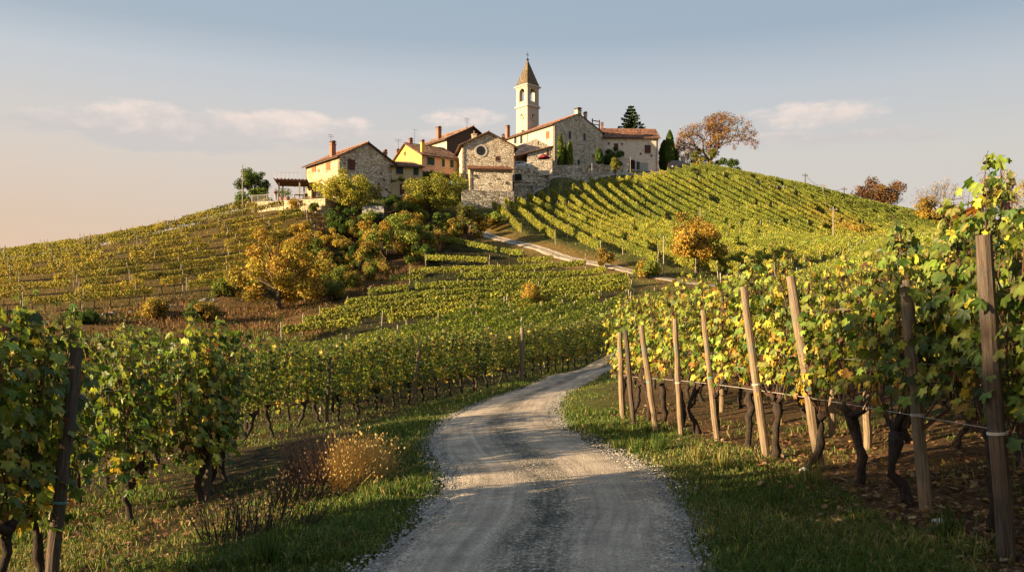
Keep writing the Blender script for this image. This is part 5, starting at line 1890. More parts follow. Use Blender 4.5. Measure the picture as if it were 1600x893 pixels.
P_GOLD = [.4, .8, 1.2, 1.8, 3, 3.8, 1.6, .9]
P_ORNG = [.2, .3, .6, 1, 2, 4, 3.6, 1.6]
P_RUST = [.8, 1.4, 1.2, 1, 1, 2, 2.4, 2.6]
P_OLIVE = [2, 4, 3, 2.2, .8, .4, .1, .3]
P_DARK = [5, 3, .6, .1, 0, 0, 0, .2]
P_PURP = [1.5, .3, 0, 0, 0, .05, .3, 5]
P_CYP = [6, 2, .3, 0, 0, 0, 0, .2]

tree('walnut_tree', 'large golden orange tree standing alone on the rough bank', *T(436, 492, 92), 8.3, 4.0, 3.6, 3.9, 34, 1.3, 11500, .27, P_GOLD, trunk_h=2.0, tr=.25, seed=3, clump_pal=(.35, P_ORNG), low=-.85)
tree('linden_tree', 'yellow-green autumn tree in front of the stone gable', *T(543, 330, 132), 6.2, 3.6, 2.9, 3.6, 26, 1.25, 8000, .27, [.5, 1.2, 2, 3, 4, 2, .3, .2], trunk_h=1.6, tr=.2, seed=4)
tree('laurel_bush', 'rounded dark evergreen bush below the yellow-green tree', *T(534, 366, 124), 4.2, 2.1, 1.9, 2.0, 22, .9, 6500, .22, P_DARK, trunk_h=.6, tr=.12, seed=5, cat='bush', shrub=True, stems=4)
tree('yew_tree', 'dense dark green cone shaped tree behind the terrace railing', *T(397, 333, 142), 6.2, 2.35, 3.0, 3.0, 30, 1.0, 8000, .26, [4, 5, 2.5, .6, .2, 0, 0, .2], trunk_h=1.0, tr=.2, seed=6)
tree('orange_oak', 'bright orange tree beside the lane below the upper vines', *T(1089, 437, 103), 6.6, 2.95, 2.5, 3.7, 28, 1.15, 9500, .24, P_ORNG, trunk_h=1.5, tr=.2, seed=7, clump_pal=(.35, [1, 1.5, 1, .8, 1, 1.5, 2, 2.5]))
tree('plum_tree', 'purple-brown leafy tree on the skyline by the poles', *T(1368, 338, 190), 7, 5.2, 3.4, 3.7, 28, 1.7, 7000, .36, P_PURP, trunk_h=1.5, tr=.25, seed=8, clump_pal=(.12, P_RUST))
tree('hazel_bush', 'big yellow-green bush in front of the pink house', *T(672, 362, 137), 7, 4.3, 3.6, 3.6, 34, 1.4, 13000, .27, [1.2, 2.6, 2.6, 2.6, 2.2, 1.1, .25, .5], trunk_h=1, tr=.15, seed=9, cat='bush', shrub=True, stems=5, clump_pal=(.25, P_GOLD))
tree('mixed_thicket', 'broad olive and russet bush halfway down the bank', *T(606, 405, 118), 5.6, 4.6, 3.0, 3.1, 34, 1.25, 12000, .25, P_OLIVE, trunk_h=.8, tr=.14, seed=10, cat='bush', shrub=True, stems=5, clump_pal=(.3, P_ORNG))
tree('dogwood_bush', 'russet bush between the dark evergreen and the big yellow-green bush', *T(640, 372, 125), 3.6, 2.5, 1.9, 2.0, 22, .95, 6000, .22, P_RUST, trunk_h=.5, tr=.1, seed=12, cat='bush', shrub=True, stems=4, clump_pal=(.35, P_GOLD))
tree('cypress_bush', 'dark brownish columnar bush beside the lane', *T(732, 384, 122), 5.4, 2.05, 3.0, 2.9, 26, .85, 7500, .23, [4, 3, 1, .4, .3, .3, .5, 2], trunk_h=.8, tr=.15, seed=13, cat='bush', shrub=True, stems=3, clump_pal=(.22, P_RUST))
tree('olive_bush', 'grey-green bush on the edge of the gully', *T(562, 402, 112), 3, 2.2, 1.5, 1.5, 18, .85, 4500, .21, P_OLIVE, trunk_h=.5, tr=.09, seed=14, cat='bush', shrub=True, stems=4, clump_pal=(.3, P_GOLD))
tree('rust_bush', 'rusty bush on the rough bank beside the golden orange tree', *T(505, 447, 103), 2.6, 2.4, 1.1, 1.1, 18, .8, 4200, .2, P_RUST, trunk_h=.4, tr=.07, seed=15, cat='bush', shrub=True, stems=4, clump_pal=(.4, P_OLIVE))
tree('bramble_bush', 'orange bramble bush low on the bank near the gully', *T(548, 425, 105), 2.2, 1.9, .95, 1.0, 16, .7, 3600, .19, P_ORNG, trunk_h=.4, tr=.06, seed=16, cat='bush', shrub=True, stems=4, clump_pal=(.35, P_RUST))
tree('russet_shrub', 'small russet shrub where the lane meets the vine posts', *T(945, 420, 107), 2.4, 1.1, 1.15, 1.2, 12, .55, 2600, .16, P_RUST, trunk_h=.4, tr=.05, seed=17, cat='bush', shrub=True, stems=4)
tree('amber_shrub', 'round amber orange shrub among the lower vine rows', *T(824, 500, 78), 2.6, 1.5, 1.2, 1.75, 18, .6, 4200, .15, P_ORNG, trunk_h=.3, tr=.05, seed=18, cat='bush', shrub=True, stems=4)
tree('rowan_tree', 'orange brown tree at the foot of the skyline behind the near vines', *T(1466, 372, 176), 6.5, 4.6, 2.7, 3.0, 26, 1.4, 5500, .3, P_ORNG, trunk_h=1.5, tr=.2, seed=19, clump_pal=(.4, P_RUST))
tree('maple_tree', 'pale orange thin leaved tree behind the tallest vine shoot', *T(1566, 372, 176), 10, 4.6, 4.0, 6.6, 30, 1.5, 3600, .3, [.3, .6, 1, 1.5, 2, 3, 2.4, 1], trunk_h=3, tr=.22, seed=20)
tree('orange_thicket', 'patch of orange bush amid the rows of the upper slope', *T(1322, 362, 145), 2.6, 2.6, 1.1, 1.1, 16, .9, 3600, .22, P_ORNG, trunk_h=.4, tr=.06, seed=21, cat='bush', shrub=True, stems=4, clump_pal=(.4, P_RUST))
tree('beech_bush', 'olive and russet bush at the foot of the bare tree', *T(1101, 268, 192), 5.2, 3.4, 2.8, 2.6, 26, 1.3, 7500, .3, [1.5, 3, 2, 1, .8, 1, .5, .6], trunk_h=.6, tr=.12, seed=22, cat='bush', shrub=True, stems=4, clump_pal=(.35, P_RUST), z=H1(*T(1101, 268, 192)) - .4)
tree('holly_bush', 'dark green bush at the outer edge of the bare tree', *T(1138, 274, 191), 4, 1.9, 2.4, 2.2, 18, .9, 4200, .28, P_DARK, trunk_h=.5, tr=.1, seed=23, cat='bush', shrub=True, stems=3)
tree('ivy_bush', 'dark climbing bush on the worn plaster house under its first window', *T(956, 258, 186), 4.4, 2.2, 2.0, 2.2, 18, .9, 4500, .26, P_DARK, trunk_h=.5, tr=.1, seed=24, cat='bush', shrub=True, stems=3)
tree('porch_vine', 'green climbing bush against the pink house porch', *T(676, 291, 149), 4, 1.7, 2.1, 2.6, 18, .75, 4500, .22, [3, 4, 2, .5, .2, 0, 0, .2], trunk_h=.5, tr=.08, seed=25, cat='bush', shrub=True, stems=3, z=H1(*T(676, 291, 149)))
tree('wall_vine', 'yellowing creeper over the door of the olive house', *T(634, 284, 144.6), 2, 2.4, .55, 3.0, 16, .5, 3000, .18, [2, 3, 2, 1.5, 1.2, .8, .2, .3], trunk_h=2, tr=.05, seed=26, ry=.5, cat='creeper', shrub=True, stems=1)
tree('boxwood_bush', 'dark round bush at the corner of the stone gable', *T(613, 313, 138), 2.6, 1.35, 1.25, 1.3, 14, .6, 3000, .19, P_DARK, trunk_h=.4, tr=.07, seed=27, cat='bush', shrub=True, stems=3)
tree('garden_shrub', 'small round yellow-topped tree beside the village road', *T(962, 282, 174), 2.6, .95, 1.3, 2.0, 12, .55, 2600, .17, [1.5, 2.5, 2, 1.5, 1.5, 1, .3, .3], trunk_h=.7, tr=.07, seed=28)
tree('hedge_bush', 'dark clipped hedge behind the parked dark car', *T(1060, 258, 196), 2.4, 4.5, 1.0, 1.4, 26, .8, 6000, .24, P_CYP, trunk_h=.3, tr=.06, seed=29, ry=1.0, cat='hedge', shrub=True, stems=3)
tree('terrace_sapling', 'small orange sapling in front of the golden terrace wall', *T(464, 338, 128), 2.6, .85, .95, 1.7, 12, .5, 1500, .17, P_ORNG, trunk_h=.8, tr=.05, seed=30)
tree('wall_shrub', 'dark green clump of shrub hanging on the golden terrace wall', *T(491, 334, 128.4), 1.8, .9, .6, 1.5, 10, .45, 1500, .16, P_OLIVE, trunk_h=.7, tr=.05, seed=31, cat='bush', shrub=True, stems=1)
tree('roof_tree', 'sparse reddish treetop peeking over the church roof', *T(855, 262, 214), 13, 2.4, 1.6, 13.0, 14, 1.0, 700, .28, P_RUST, trunk_h=9, tr=.2, seed=32)
for k, (px, py, dd, rx, rz, lab) in enumerate([(580, 372, 121, 1.6, 1.1, 'olive scrub bush below the board fence'), (700, 385, 124, 1.7, 1.2, 'tangled brown bush between the columnar bush and the big yellow-green bush'), (588, 340, 131, 2.3, .9, 'dark low hedge bush along the board fence'),
                                               (520, 405, 112, 1.7, 1.2, 'brown scrub bush under the dark round evergreen'), (470, 372, 122, 1.6, .9, 'rusty scrub bush at the end of the hillside rows'), (765, 352, 133, 1.5, 1.0, 'leafy scrub bush at the top corner of the lane'),
                                               (655, 415, 114, 2.2, 1.3, 'dark shaded bush at the top of the gully'), (595, 425, 108, 2.0, 1.1, 'rust and olive bush at the middle of the gully'), (1008, 436, 100, 1.5, .8, 'grassy bush on the bank beside the lane')]):
    tree('scrub_bush', lab, *T(px, py, dd), 2, rx, rz, rz, 16, .7, 3600, .2, [P_OLIVE, P_RUST, P_DARK, P_RUST, P_ORNG, P_OLIVE, P_DARK, P_RUST, P_OLIVE][k], 'scrub bushes', trunk_h=.4, tr=.06, seed=50 + k, cat='bush', shrub=True, stems=4, clump_pal=(.3, [P_GOLD, P_OLIVE, P_DARK, P_DARK, P_RUST, P_GOLD, P_OLIVE, P_OLIVE, P_GOLD][k]))

MORE = [(470, 425, 108, 1.9, 1.3, P_RUST, 'rusty bush'), (495, 400, 114, 1.8, 1.2, P_OLIVE, 'olive bush'), (455, 395, 116, 1.6, 1.0, P_ORNG, 'orange bush'), (530, 432, 103, 1.7, 1.0, P_GOLD, 'golden bush'), (575, 410, 113, 1.9, 1.3, P_DARK, 'dark green bush'),
        (515, 385, 119, 1.6, 1.1, P_GOLD, 'yellow bush'), (620, 395, 119, 1.8, 1.5, P_RUST, 'reddish bush'), (660, 388, 121, 1.9, 1.5, P_OLIVE, 'olive bush'), (690, 372, 127, 1.7, 1.5, P_DARK, 'dark bush'), (560, 372, 124, 1.7, 1.2, P_RUST, 'russet bush'),
        (485, 460, 99, 1.5, .9, P_RUST, 'low red-brown bush'), (520, 458, 98, 1.4, .8, P_OLIVE, 'low olive bush'), (395, 470, 100, 1.3, .9, P_ORNG, 'low orange bush'), (350, 478, 97, 1.3, .8, P_OLIVE, 'low green bush'), (240, 502, 87, 1.5, .7, P_RUST, 'low rusty bush'),
        (120, 512, 82, 1.4, .6, P_DARK, 'low dark bush'), (320, 505, 84, 1.6, .7, P_DARK, 'low shaded bush'), (590, 385, 120, 1.6, 1.2, P_GOLD, 'golden bush'), (640, 350, 134, 1.8, 1.4, P_OLIVE, 'olive bush'), (540, 395, 115, 1.5, 1.1, P_DARK, 'dark bush')]
WHERE = ['above the golden orange tree', 'right under the dark round evergreen', 'at the right end of the hillside rows', 'on the gully edge above the lower rows', 'in the heart of the gully thicket', 'beneath the board fence', 'under the broad olive thicket',
         'between the thicket and the lane', 'at the foot of the big yellow-green bush', 'beside the dark round evergreen', 'in the shade of the golden orange tree', 'at the bottom of the gully', 'touching the golden orange tree crown', 'by the rock outcrop', 'on the rough bank past the rocks',
         'far out on the rough bank', 'in the shaded bank below the rocks', 'topping the thicket', 'by the lawn under the olive house', 'filling the gully shadow']
for k, (px, py, dd, rx, rz, pl, nm) in enumerate(MORE):
    tree('scrub_bush', nm + ' ' + WHERE[k], *T(px, py, dd), 2, rx * 1.12, rz * 1.35, rz * 1.15, 20, .72, 5200, .2, pl, 'scrub bushes', trunk_h=.3, tr=.05, seed=400 + k, cat='bush', shrub=True, stems=4, clump_pal=(.35, [P_OLIVE, P_RUST, P_GOLD][k % 3]))


def cypress(px, py, d, h, r, label, pal=P_CYP, seed=1, z=None, group='cypresses'):
    x, y = T(px, py, d)
    z = H1(x, y) if z is None else z
    o = empty('cypress', (x, y, z), 0, label, 'cypress', group)
    g = np.random.default_rng(seed)
    n = int(1500 * h * r)
    t = g.random(n) ** .8
    prof = np.interp(t, [0, .08, .35, .7, .9, 1], [.35, .8, 1, .8, .42, .04]) * r
    a = g.uniform(0, 2 * math.pi, n)
    lump = .8 + .4 * vnoise(a * 2.2, t * h, .9, seed)
    rr = prof * lump * np.sqrt(g.uniform(.55, 1, n))
    p = np.column_stack([rr * np.cos(a), rr * np.sin(a), .25 + t * (h - .25)])
    nr = np.column_stack([np.cos(a), np.sin(a), np.full(n, .35)]) + g.normal(0, .35, (n, 3))
    tip = np.column_stack([.25 * np.cos(a), .25 * np.sin(a), np.ones(n)]) + g.normal(0, .25, (n, 3))
    link('crown', leaves('crown', p, tip, nr, g.uniform(.18, .36, n), palette(n, pal), QUADL, M['needle']), o)
    mb = MB(); mb.tube([(0, 0, -.3), (0, 0, h * .9)], [.14, .03], 7); mb.build('trunk', M['bark'], o)


zc_ = W(880, 262, 172)[2]
cypress(875.5, 258, 173, 6.6, .58, 'tall narrow olive cypress near the red parasol', [3, 4, 2, .6, .4, .1, 0, .2], 1, zc_)
cypress(890.5, 256, 174.5, 5.2, .55, 'clipped narrow bright cypress under the first arched window', [2, 4, 2.4, 1, .6, .1, 0, .2], 2, zc_ + .3)
cypress(883, 256, 175, 4.6, .5, 'dark cypress squeezed between the two olive ones', P_CYP, 3, zc_ + .2)
cypress(936, 256, 179, 3.3, .75, 'short dark cypress beside the church corner', P_CYP, 4, W(936, 258, 179)[2])
zz_ = H1(*T(1040, 266, 191))
cypress(1038, 262, 193, 7.2, 1.25, 'broad dark cypress beside the worn plaster house', P_CYP, 5, zz_ - .3)
cypress(1046.5, 262, 190, 8.6, 1.1, 'tallest dark green cypress beside the worn plaster house', [5, 3.5, .8, .1, 0, 0, 0, .1], 6, zz_ - .3)
cypress(1056.5, 262, 193, 5.2, .55, 'slim short cypress between the tallest cypress and bare tree', P_CYP, 7, zz_ - .3)

# spruce behind the worn plaster house
x, y = T(986, 262, 203)
sp = empty('spruce_tree', (x, y, H1(x, y)), 0, 'spiky dark spruce rising behind the tiled roof', 'tree')
mb = MB(); hh = W(986, 165, 203)[2] - H1(x, y); mb.tube([(0, 0, -.5), (0, 0, hh)], [.3, .04], 8)
P_, T_, N_ = [], [], []
for w in range(17):
    z = hh * (.30 +   .69 * w / 16); rad = 6.2 * (1 - (w / 16.6)) ** .85 + .12
    for b in range(8):
        a = b * 2 * math.pi / 8 + w * .9 + random.uniform(-.2, .2); rl = rad * random.uniform(.72, 1.08)
        e = np.array([math.cos(a) * rl, math.sin(a) * rl, z + rl * .06])
        mdp = np.array([math.cos(a) * rl * .55, math.sin(a) * rl * .55, z - rl * .10])
        mb.tube([(0, 0, z), tuple(mdp), tuple(e)], [.05, .035, .01], 4, cap=False)
        k = int(24 * rl) + 6
        s = rng.random(k)[:, None]
        pp = (1 - s) ** 2 * np.array([0, 0, z]) + 2 * s * (1 - s) * mdp + s * s * e
        side = np.array([-math.sin(a), math.cos(a), 0])
        P_.append(pp + rng.normal(0, .04, (k, 3)))
        T_.append(np.array([math.cos(a), math.sin(a), -.5]) * .6 + side * rng.normal(0, .9, (k, 1)) + (0, 0, -.2))
        N_.append(np.tile((0, 0, 1.0), (k, 1)) + rng.normal(0, .3, (k, 3)))
mb.build('trunk', M['bark'], sp)
P_ = np.concatenate(P_); n = len(P_)
link('crown', leaves('crown', P_, np.concatenate(T_), np.concatenate(N_), rng.uniform(.3, .6, n), palette(n, [4, 4, 1, .1, 0, 0, 0, .3]), QUADL, M['needle']), sp)

# bare tree with rusty leaves near the crest
def bare_tree(px, py, d, h, label, seed, leaf_n, spread=1.0, pal=P_RUST, z=None):
    x, y = T(px, py, d)
    r = empty('bare_tree', (x, y, H1(x, y) if z is None else z), 0, label, 'tree')
    g = random.Random(seed)
    mb = MB(); ends = []
    def grow(p, dirv, ln, rad, lev):
        q = p + dirv * ln
        md = p.lerp(q, .5) + Vector((g.uniform(-1, 1), g.uniform(-1, 1), g.uniform(-.4, .8))) * ln * .07
        mb.tube([p, md, q], [rad, rad * .85, rad * .66], 6 if lev < 3 else 4 if lev < 5 else 3, cap=False)
        if lev >= 6: ends.append(q); return
        if lev >= 3: ends.append(q)
        nb = 3 if lev in (0, 1, 2, 4) else 2
        for i in range(nb):
            ax = dirv.orthogonal().normalized(); ax.rotate(Matrix.Rotation(2 * math.pi * (i + g.uniform(-.25, .25)) / nb + lev, 3, dirv))
            nd = (dirv * g.uniform(.7, 1.0) + ax * g.uniform(.45, .85) * spread + Vector((0, 0, .12))).normalized()
            grow(q, nd, ln * g.uniform(.70, .86), rad * g.uniform(.52, .64), lev + 1)
    grow(Vector((0, 0, -.3)), Vector((0, 0, 1)), h * .22, h * .028, 0)
    E = np.array([tuple(e) for e in ends])
    fs = h / E[:, 2].max(); E = E * (fs, fs, fs); mb.v = [(a * fs, b_ * fs, c * fs) for a, b_, c in mb.v]
    mb.build('trunk', M['twig'], r)
    i = rng.integers(0, len(E), leaf_n)
    w = E[i][:, 2] < h * .55
    keep = w | (rng.random(leaf_n) < .42)
    p = E[i][keep] + rng.normal(0, .28, (int(keep.sum()), 3)); n = len(p)
    link('crown', leaves('crown', p, rng.normal(0, 1, (n, 3)), rng.normal(0, 1, (n, 3)) + (0, 0, .4), rng.uniform(.16, .30, n), palette(n, pal), QUADL, M['tree_leaf']), r)
bare_tree(1110, 268, 194, 13.6, 'big round russet tree losing its leaves on the hilltop', 5, 30000, 1.0, [.4, .3, .2, .2, .3, .9, 2.8, 5])
bare_tree(1398, 340, 188, 5.0, 'small leafless twiggy tree at the edge of the purple-brown tree', 8, 150, 1.0)
bare_tree(1470, 372, 178, 9.0, 'twiggy pale topped tree rising out of the orange brown tree', 9, 900, 1.0, P_ORNG)
# tall tree standing outside the frame on the sun side, shading the foreground
tree('ash_tree', 'tall roadside ash tree standing beyond the near row, outside the frame', -20, -2.0, 10, 3.1, 3.3, 5.6, 22, 1.3, 4200, .32, P_OLIVE, trunk_h=2.6, tr=.25, seed=77)

# ------------------------------------------------------------------ grass, litter, gravel, rocks (uncountable ground cover)
def blades(name, n, sampler, hgt, wid, cols, lean=.5, mat='grass'):
    x, y = sampler(n)
    n = len(x)
    z = H(x, y)
    a = rng.uniform(0, 2 * math.pi, n)
    h = rng.uniform(.5, 1.3, n) * (hgt(x, y) if callable(hgt) else hgt)
    w = rng.uniform(.7, 1.3, n) * (wid(x, y) if callable(wid) else wid)
    la = rng.uniform(0, 2 * math.pi, n); ln = rng.uniform(.1, 1, n) * lean
    dxy = np.column_stack([np.cos(a), np.sin(a)]); lx_ = np.column_stack([np.cos(la), np.sin(la)]) * (ln * h)[:, None]
    b = np.column_stack([x, y])
    V = np.empty((n, 5, 3))
    V[:, 0, :2] = b - dxy * w[:, None] / 2; V[:, 1, :2] = b + dxy * w[:, None] / 2
    V[:, 2, :2] = b + lx_ * .35 + dxy * w[:, None] * .38; V[:, 3, :2] = b + lx_ * .35 - dxy * w[:, None] * .38
    V[:, 4, :2] = b + lx_
    V[:, 0, 2] = V[:, 1, 2] = z - .02; V[:, 2, 2] = V[:, 3, 2] = z + h * .6; V[:, 4, 2] = z + h * (1 - .3 * ln)
    i = (np.arange(n) * 5)[:, None]
    q = i + np.array([[0, 1, 2, 3]]); t = i + np.array([[3, 2, 4]])
    c = cols(x, y)
    o = link(name, mesh_np(name, V.reshape(-1, 3), [q, t], M[mat], np.repeat(c, 5, axis=0)))
    return tag(o, kind='stuff')


def mixcol(n, cs, ws, jit=.25):
    cs = np.array(cs); w = np.array(ws, float); w /= w.sum()
    return np.clip(cs[rng.choice(len(cs), n, p=w)] * (1 + rng.normal(0, jit, (n, 1))), .004, .7)


GR = [(.05, .095, .016), (.08, .13, .022), (.13, .16, .03), (.22, .19, .06), (.30, .23, .10)]


def near_sampler(n):
    d = 4.2 * np.exp(rng.random(n) * math.log(62 / 4.2))
    x = rng.uniform(-.62, .62, n) * d * 1.05
    rdd = dist_to(ROAD[:330], x, d)
    v = vnoise(x, d, .7, 51)
    rx = np.interp(d, ROAD[:200, 1], ROAD[:200, 0])
    rightside = x > rx
    dens = np.where(rdd < 3.1, 1.0, np.where(rightside, .03 + .28 * (v > .66), .10 + .5 * (v > .56)))
    edge = np.clip((rdd - 1.32 - .25 * (v - .5)) / .35, 0, 1)
    k = (rng.random(n) < dens * edge)
    return x[k], d[k]


def near_cols(x, y):
    n = len(x); v = vnoise(x, y, 1.6, 52); v2 = vnoise(x, y, .45, 53)
    c = mixcol(n, GR, [3, 4, 2.2, .6, .3])
    dry = (rng.random(n) < np.clip((v - .45) * 1.6, .05, .6))
    c[dry] = mixcol(int(dry.sum()), GR, [.5, 1.2, 2.5, 3, 2])
    return c


blades('grass', 380000, near_sampler, lambda x, y: .035 + .075 * vnoise(x, y, .55, 54) ** 1.5 + .085 * (vnoise(x, y, 1.4, 55) > .66), lambda x, y: .005 + .0007 * y, near_cols, 1.5)


def hill_sampler(n):
    x = rng.uniform(-90, 85, n); y = rng.uniform(58, 190, n)
    k = (~inpoly(x, y, BANK)) & (~inpoly(x, y, [(-10, 123), (3, 118), (10, 108), (14, 95), (11, 84), (4, 73), (-16, 66), (-17, 80), (-14, 92), (-11, 106)]) | (rng.random(n) < .3)) & (np.abs(x) < .62 * y + 4) & (dist_to(ROAD, x, y) > 1.8) & (dist_to(UPROAD, x, y) > 1.9)
    return x[k], y[k]
def hill_cols(x, y):
    n = len(x); lft = x < -22
    c = mixcol(n, GR, [2, 3.5, 2.5, 1.2, .6])
    c[lft] = mixcol(int(lft.sum()), [(.10, .11, .025), (.2, .15, .05), (.26, .16, .06), (.16, .085, .03)], [2, 3, 3, 2])
    return c
blades('hill_grass', 130000, hill_sampler, .26, .07, hill_cols, .8)


def bank_sampler(n):
    x = rng.uniform(-75, -5, n); y = rng.uniform(60, 135, n)
    k = inpoly(x, y, BANK) & (vnoise(x, y, 2.6, 57) > .22)
    return x[k], y[k]
def bank_cols(x, y):
    n = len(x); v = vnoise(x, y, 4.5, 58)
    c = mixcol(n, [(.20, .11, .048), (.28, .165, .075), (.14, .065, .03), (.095, .08, .026), (.07, .042, .022)], [3, 2.2, 3, 1.6, 2])
    g = v > .58
    c[g] = mixcol(int(g.sum()), [(.07, .085, .02), (.11, .11, .03), (.2, .14, .05), (.06, .05, .02)], [3, 3, 2, 2])
    return c
blades('dry_bank_grass', 110000, bank_sampler, lambda x, y: .25 + .55 * vnoise(x, y, 3.2, 59), .075, bank_cols, .9)
def centre_sampler(n):
    i = rng.integers(60, 150, n)
    a = rng.normal(0, .16, n)
    Tq = np.gradient(ROAD, axis=0); Tq /= np.linalg.norm(Tq, axis=1)[:, None]
    x = ROAD[i, 0] + Tq[i, 1] * a + rng.normal(0, .05, n); y = ROAD[i, 1] - Tq[i, 0] * a + rng.uniform(-.25, .25, n)
    k = (vnoise(x, y, .8, 91) > .56) & (y > 4.5)
    return x[k], y[k]
blades('road_weeds', 9000, centre_sampler, .028, .008, lambda x, y: mixcol(len(x), GR, [3, 3, 2, 2, 1]), 1.6)


# low brambles and leafy undergrowth over the rough bank
n = 60000
ux, uy = bank_sampler(n)
uv_ = vnoise(ux, uy, 3.4, 66)
k_ = uv_ > .46
ux, uy, uv_ = ux[k_], uy[k_], uv_[k_]
n = len(ux)
uh = rng.uniform(0, 1, n) * (.25 + 1.6 * (uv_ - .46))
ucol = mixcol(n, [(.05, .06, .018), (.09, .09, .025), (.16, .08, .03), (.22, .13, .05), (.07, .04, .025)], [3, 3, 2, 1.5, 2])
tag(link('undergrowth', leaves('undergrowth', np.column_stack([ux, uy, H(ux, uy) + uh]), rng.normal(0, 1, (n, 3)), rng.normal(0, .6, (n, 3)) + (0, -.2, .8), rng.uniform(.12, .3, n), ucol, QUADL, M['tree_leaf'])), kind='stuff')


def lane_sampler(n):
    i = rng.integers(330, len(ROAD) - 1, n)
    a = rng.uniform(1.5, 4.0, n) * rng.choice([-1, 1], n)
    Tn = np.gradient(ROAD, axis=0); Tn /= np.linalg.norm(Tn, axis=1)[:, None]
    x = ROAD[i, 0] + Tn[i, 1] * a; y = ROAD[i, 1] - Tn[i, 0] * a
    k = y > 86
    return x[k], y[k]
blades('lane_grass', 14000, lane_sampler, .35, .06, lambda x, y: mixcol(len(x), [(.30, .19, .07), (.36, .24, .08), (.14, .13, .03), (.2, .1, .04)], [3, 3, 2, 1]), .9)


# fallen leaves
def litter(name, n, sampler, size):
    x, y = sampler(n); n = len(x)
    pos = np.column_stack([x, y, H(x, y) + rng.uniform(.0, .045, n)])
    tip = np.column_stack([rng.normal(0, 1, n), rng.normal(0, 1, n), rng.normal(0, .25, n)])
    nr = np.column_stack([rng.normal(0, .35, n), rng.normal(0, .35, n), np.ones(n)])
    c = mixcol(n, [(.14, .065, .035), (.22, .11, .055), (.30, .18, .09), (.09, .05, .03), (.36, .24, .15), (.28, .22, .05)], [4, 4, 3, 3, 1.2, .8])
    return tag(link(name, leaves(name, pos, tip, nr, rng.uniform(.6, 1.25, n) * size, c, LEAF, M['row_leaf'], rng.uniform(-2, 3, n))), kind='stuff')
def lit_right(n):
    d = 4.5 * np.exp(rng.random(n) * math.log(32 / 4.5)); x = rng.uniform(0, .68, n) * d
    rdd = dist_to(ROAD[:200], x, d); rx = np.interp(d, ROAD[:200, 1], ROAD[:200, 0])
    k = (x > rx) & (rdd > 2.3) & (rng.random(n) < np.clip((rdd - 2.1) / 1.2, .06, 1))
    return x[k], d[k]
def lit_left(n):
    d = 4.5 * np.exp(rng.random(n) * math.log(45 / 4.5)); x = -rng.uniform(.1, .62, n) * d
    rdd = dist_to(ROAD[:200], x, d)
    k = (rdd > 2.6) & (x < 0)
    return x[k], d[k]
litter('fallen_leaves', 26000, lit_right, .075)
litter('fallen_leaves', 11000, lit_left, .062)

# gravel along the road edges
mm, tt, pp_ = new_mat('gravel'); tt.put(pp_.inputs['Base Color'], attr(tt)); pp_.inputs['Roughness'].default_value = .9
OCT = norm(np.array([(1, 0, 0), (-1, 0, 0), (0, 1, 0), (0, -1, 0), (0, 0, 1), (0, 0, -1), (1, 1, 1), (-1, 1, 1), (1, -1, 1), (-1, -1, 1), (1, 1, -1), (-1, 1, -1), (1, -1, -1), (-1, -1, -1)], float))
OF = []
import itertools
from mathutils.geometry import delaunay_2d_cdt
import bmesh
_bm = bmesh.new()
for v in OCT: _bm.verts.new(v)
bmesh.ops.convex_hull(_bm, input=_bm.verts)
_bm.verts.index_update()
OF = []
for f in _bm.faces:
    vs = [v.index for v in f.verts]
    for i in range(1, len(vs) - 1): OF.append((vs[0], vs[i], vs[i + 1]))
OV = np.array([tuple(v.co) for v in _bm.verts]); OF = np.array(OF); _bm.free()
def stones(name, x, y, s, cols, flat=.6, lift=0.0):
    n = len(x); k = len(OV)
    z = H(x, y) + lift
    a = rng.uniform(0, 6.28, n); ca, sa = np.cos(a), np.sin(a)
    S = np.column_stack([s * rng.uniform(.7, 1.4, n), s * rng.uniform(.7, 1.2, n), s * flat * rng.uniform(.7, 1.2, n)])
    Vl = OV[None] * S[:, None] * rng.uniform(.8, 1.2, (n, k, 1))
    V = np.stack([Vl[..., 0] * ca[:, None] - Vl[..., 1] * sa[:, None] + x[:, None], Vl[..., 0] * sa[:, None] + Vl[..., 1] * ca[:, None] + y[:, None], Vl[..., 2] + z[:, None]], -1)
    Fc = (OF[None] + (np.arange(n) * k)[:, None, None]).reshape(-1, 3)
    return tag(link(name, mesh_np(name, V.reshape(-1, 3), Fc, mm, np.repeat(cols, k, axis=0))), kind='stuff')
Tn = np.gradient(ROAD, axis=0); Tn /= np.linalg.norm(Tn, axis=1)[:, None]
rs_ = np.concatenate([[0], np.cumsum(np.linalg.norm(np.diff(ROAD, axis=0), axis=1))])
n = 13000
yy = 4.5 * np.exp(rng.random(n) * math.log(45 / 4.5))
ii = np.clip(np.searchsorted(ROAD[:150, 1], yy), 0, len(ROAD) - 1)
aa = np.where(rng.random(n) < .82, rng.choice([-1, 1], n) * (1.36 + rng.normal(0, .12, n)), rng.uniform(-1.4, 1.4, n))
gx_ = ROAD[ii, 0] + Tn[ii, 1] * aa + rng.normal(0, .05, n); gy_ = yy + rng.normal(0, .1, n)
on_track = (np.abs(np.abs(aa) - .68) < .3)
gs = rng.uniform(.005, .015, n) * np.where(on_track, .5, 1) * np.where(rng.random(n) < .03, 1.7, 1)
stones('gravel', gx_, gy_, gs, mixcol(n, [(.28, .26, .23), (.40, .37, .33), (.20, .185, .165), (.32, .28, .23)], [3, 2, 2, 1]), lift=.02)

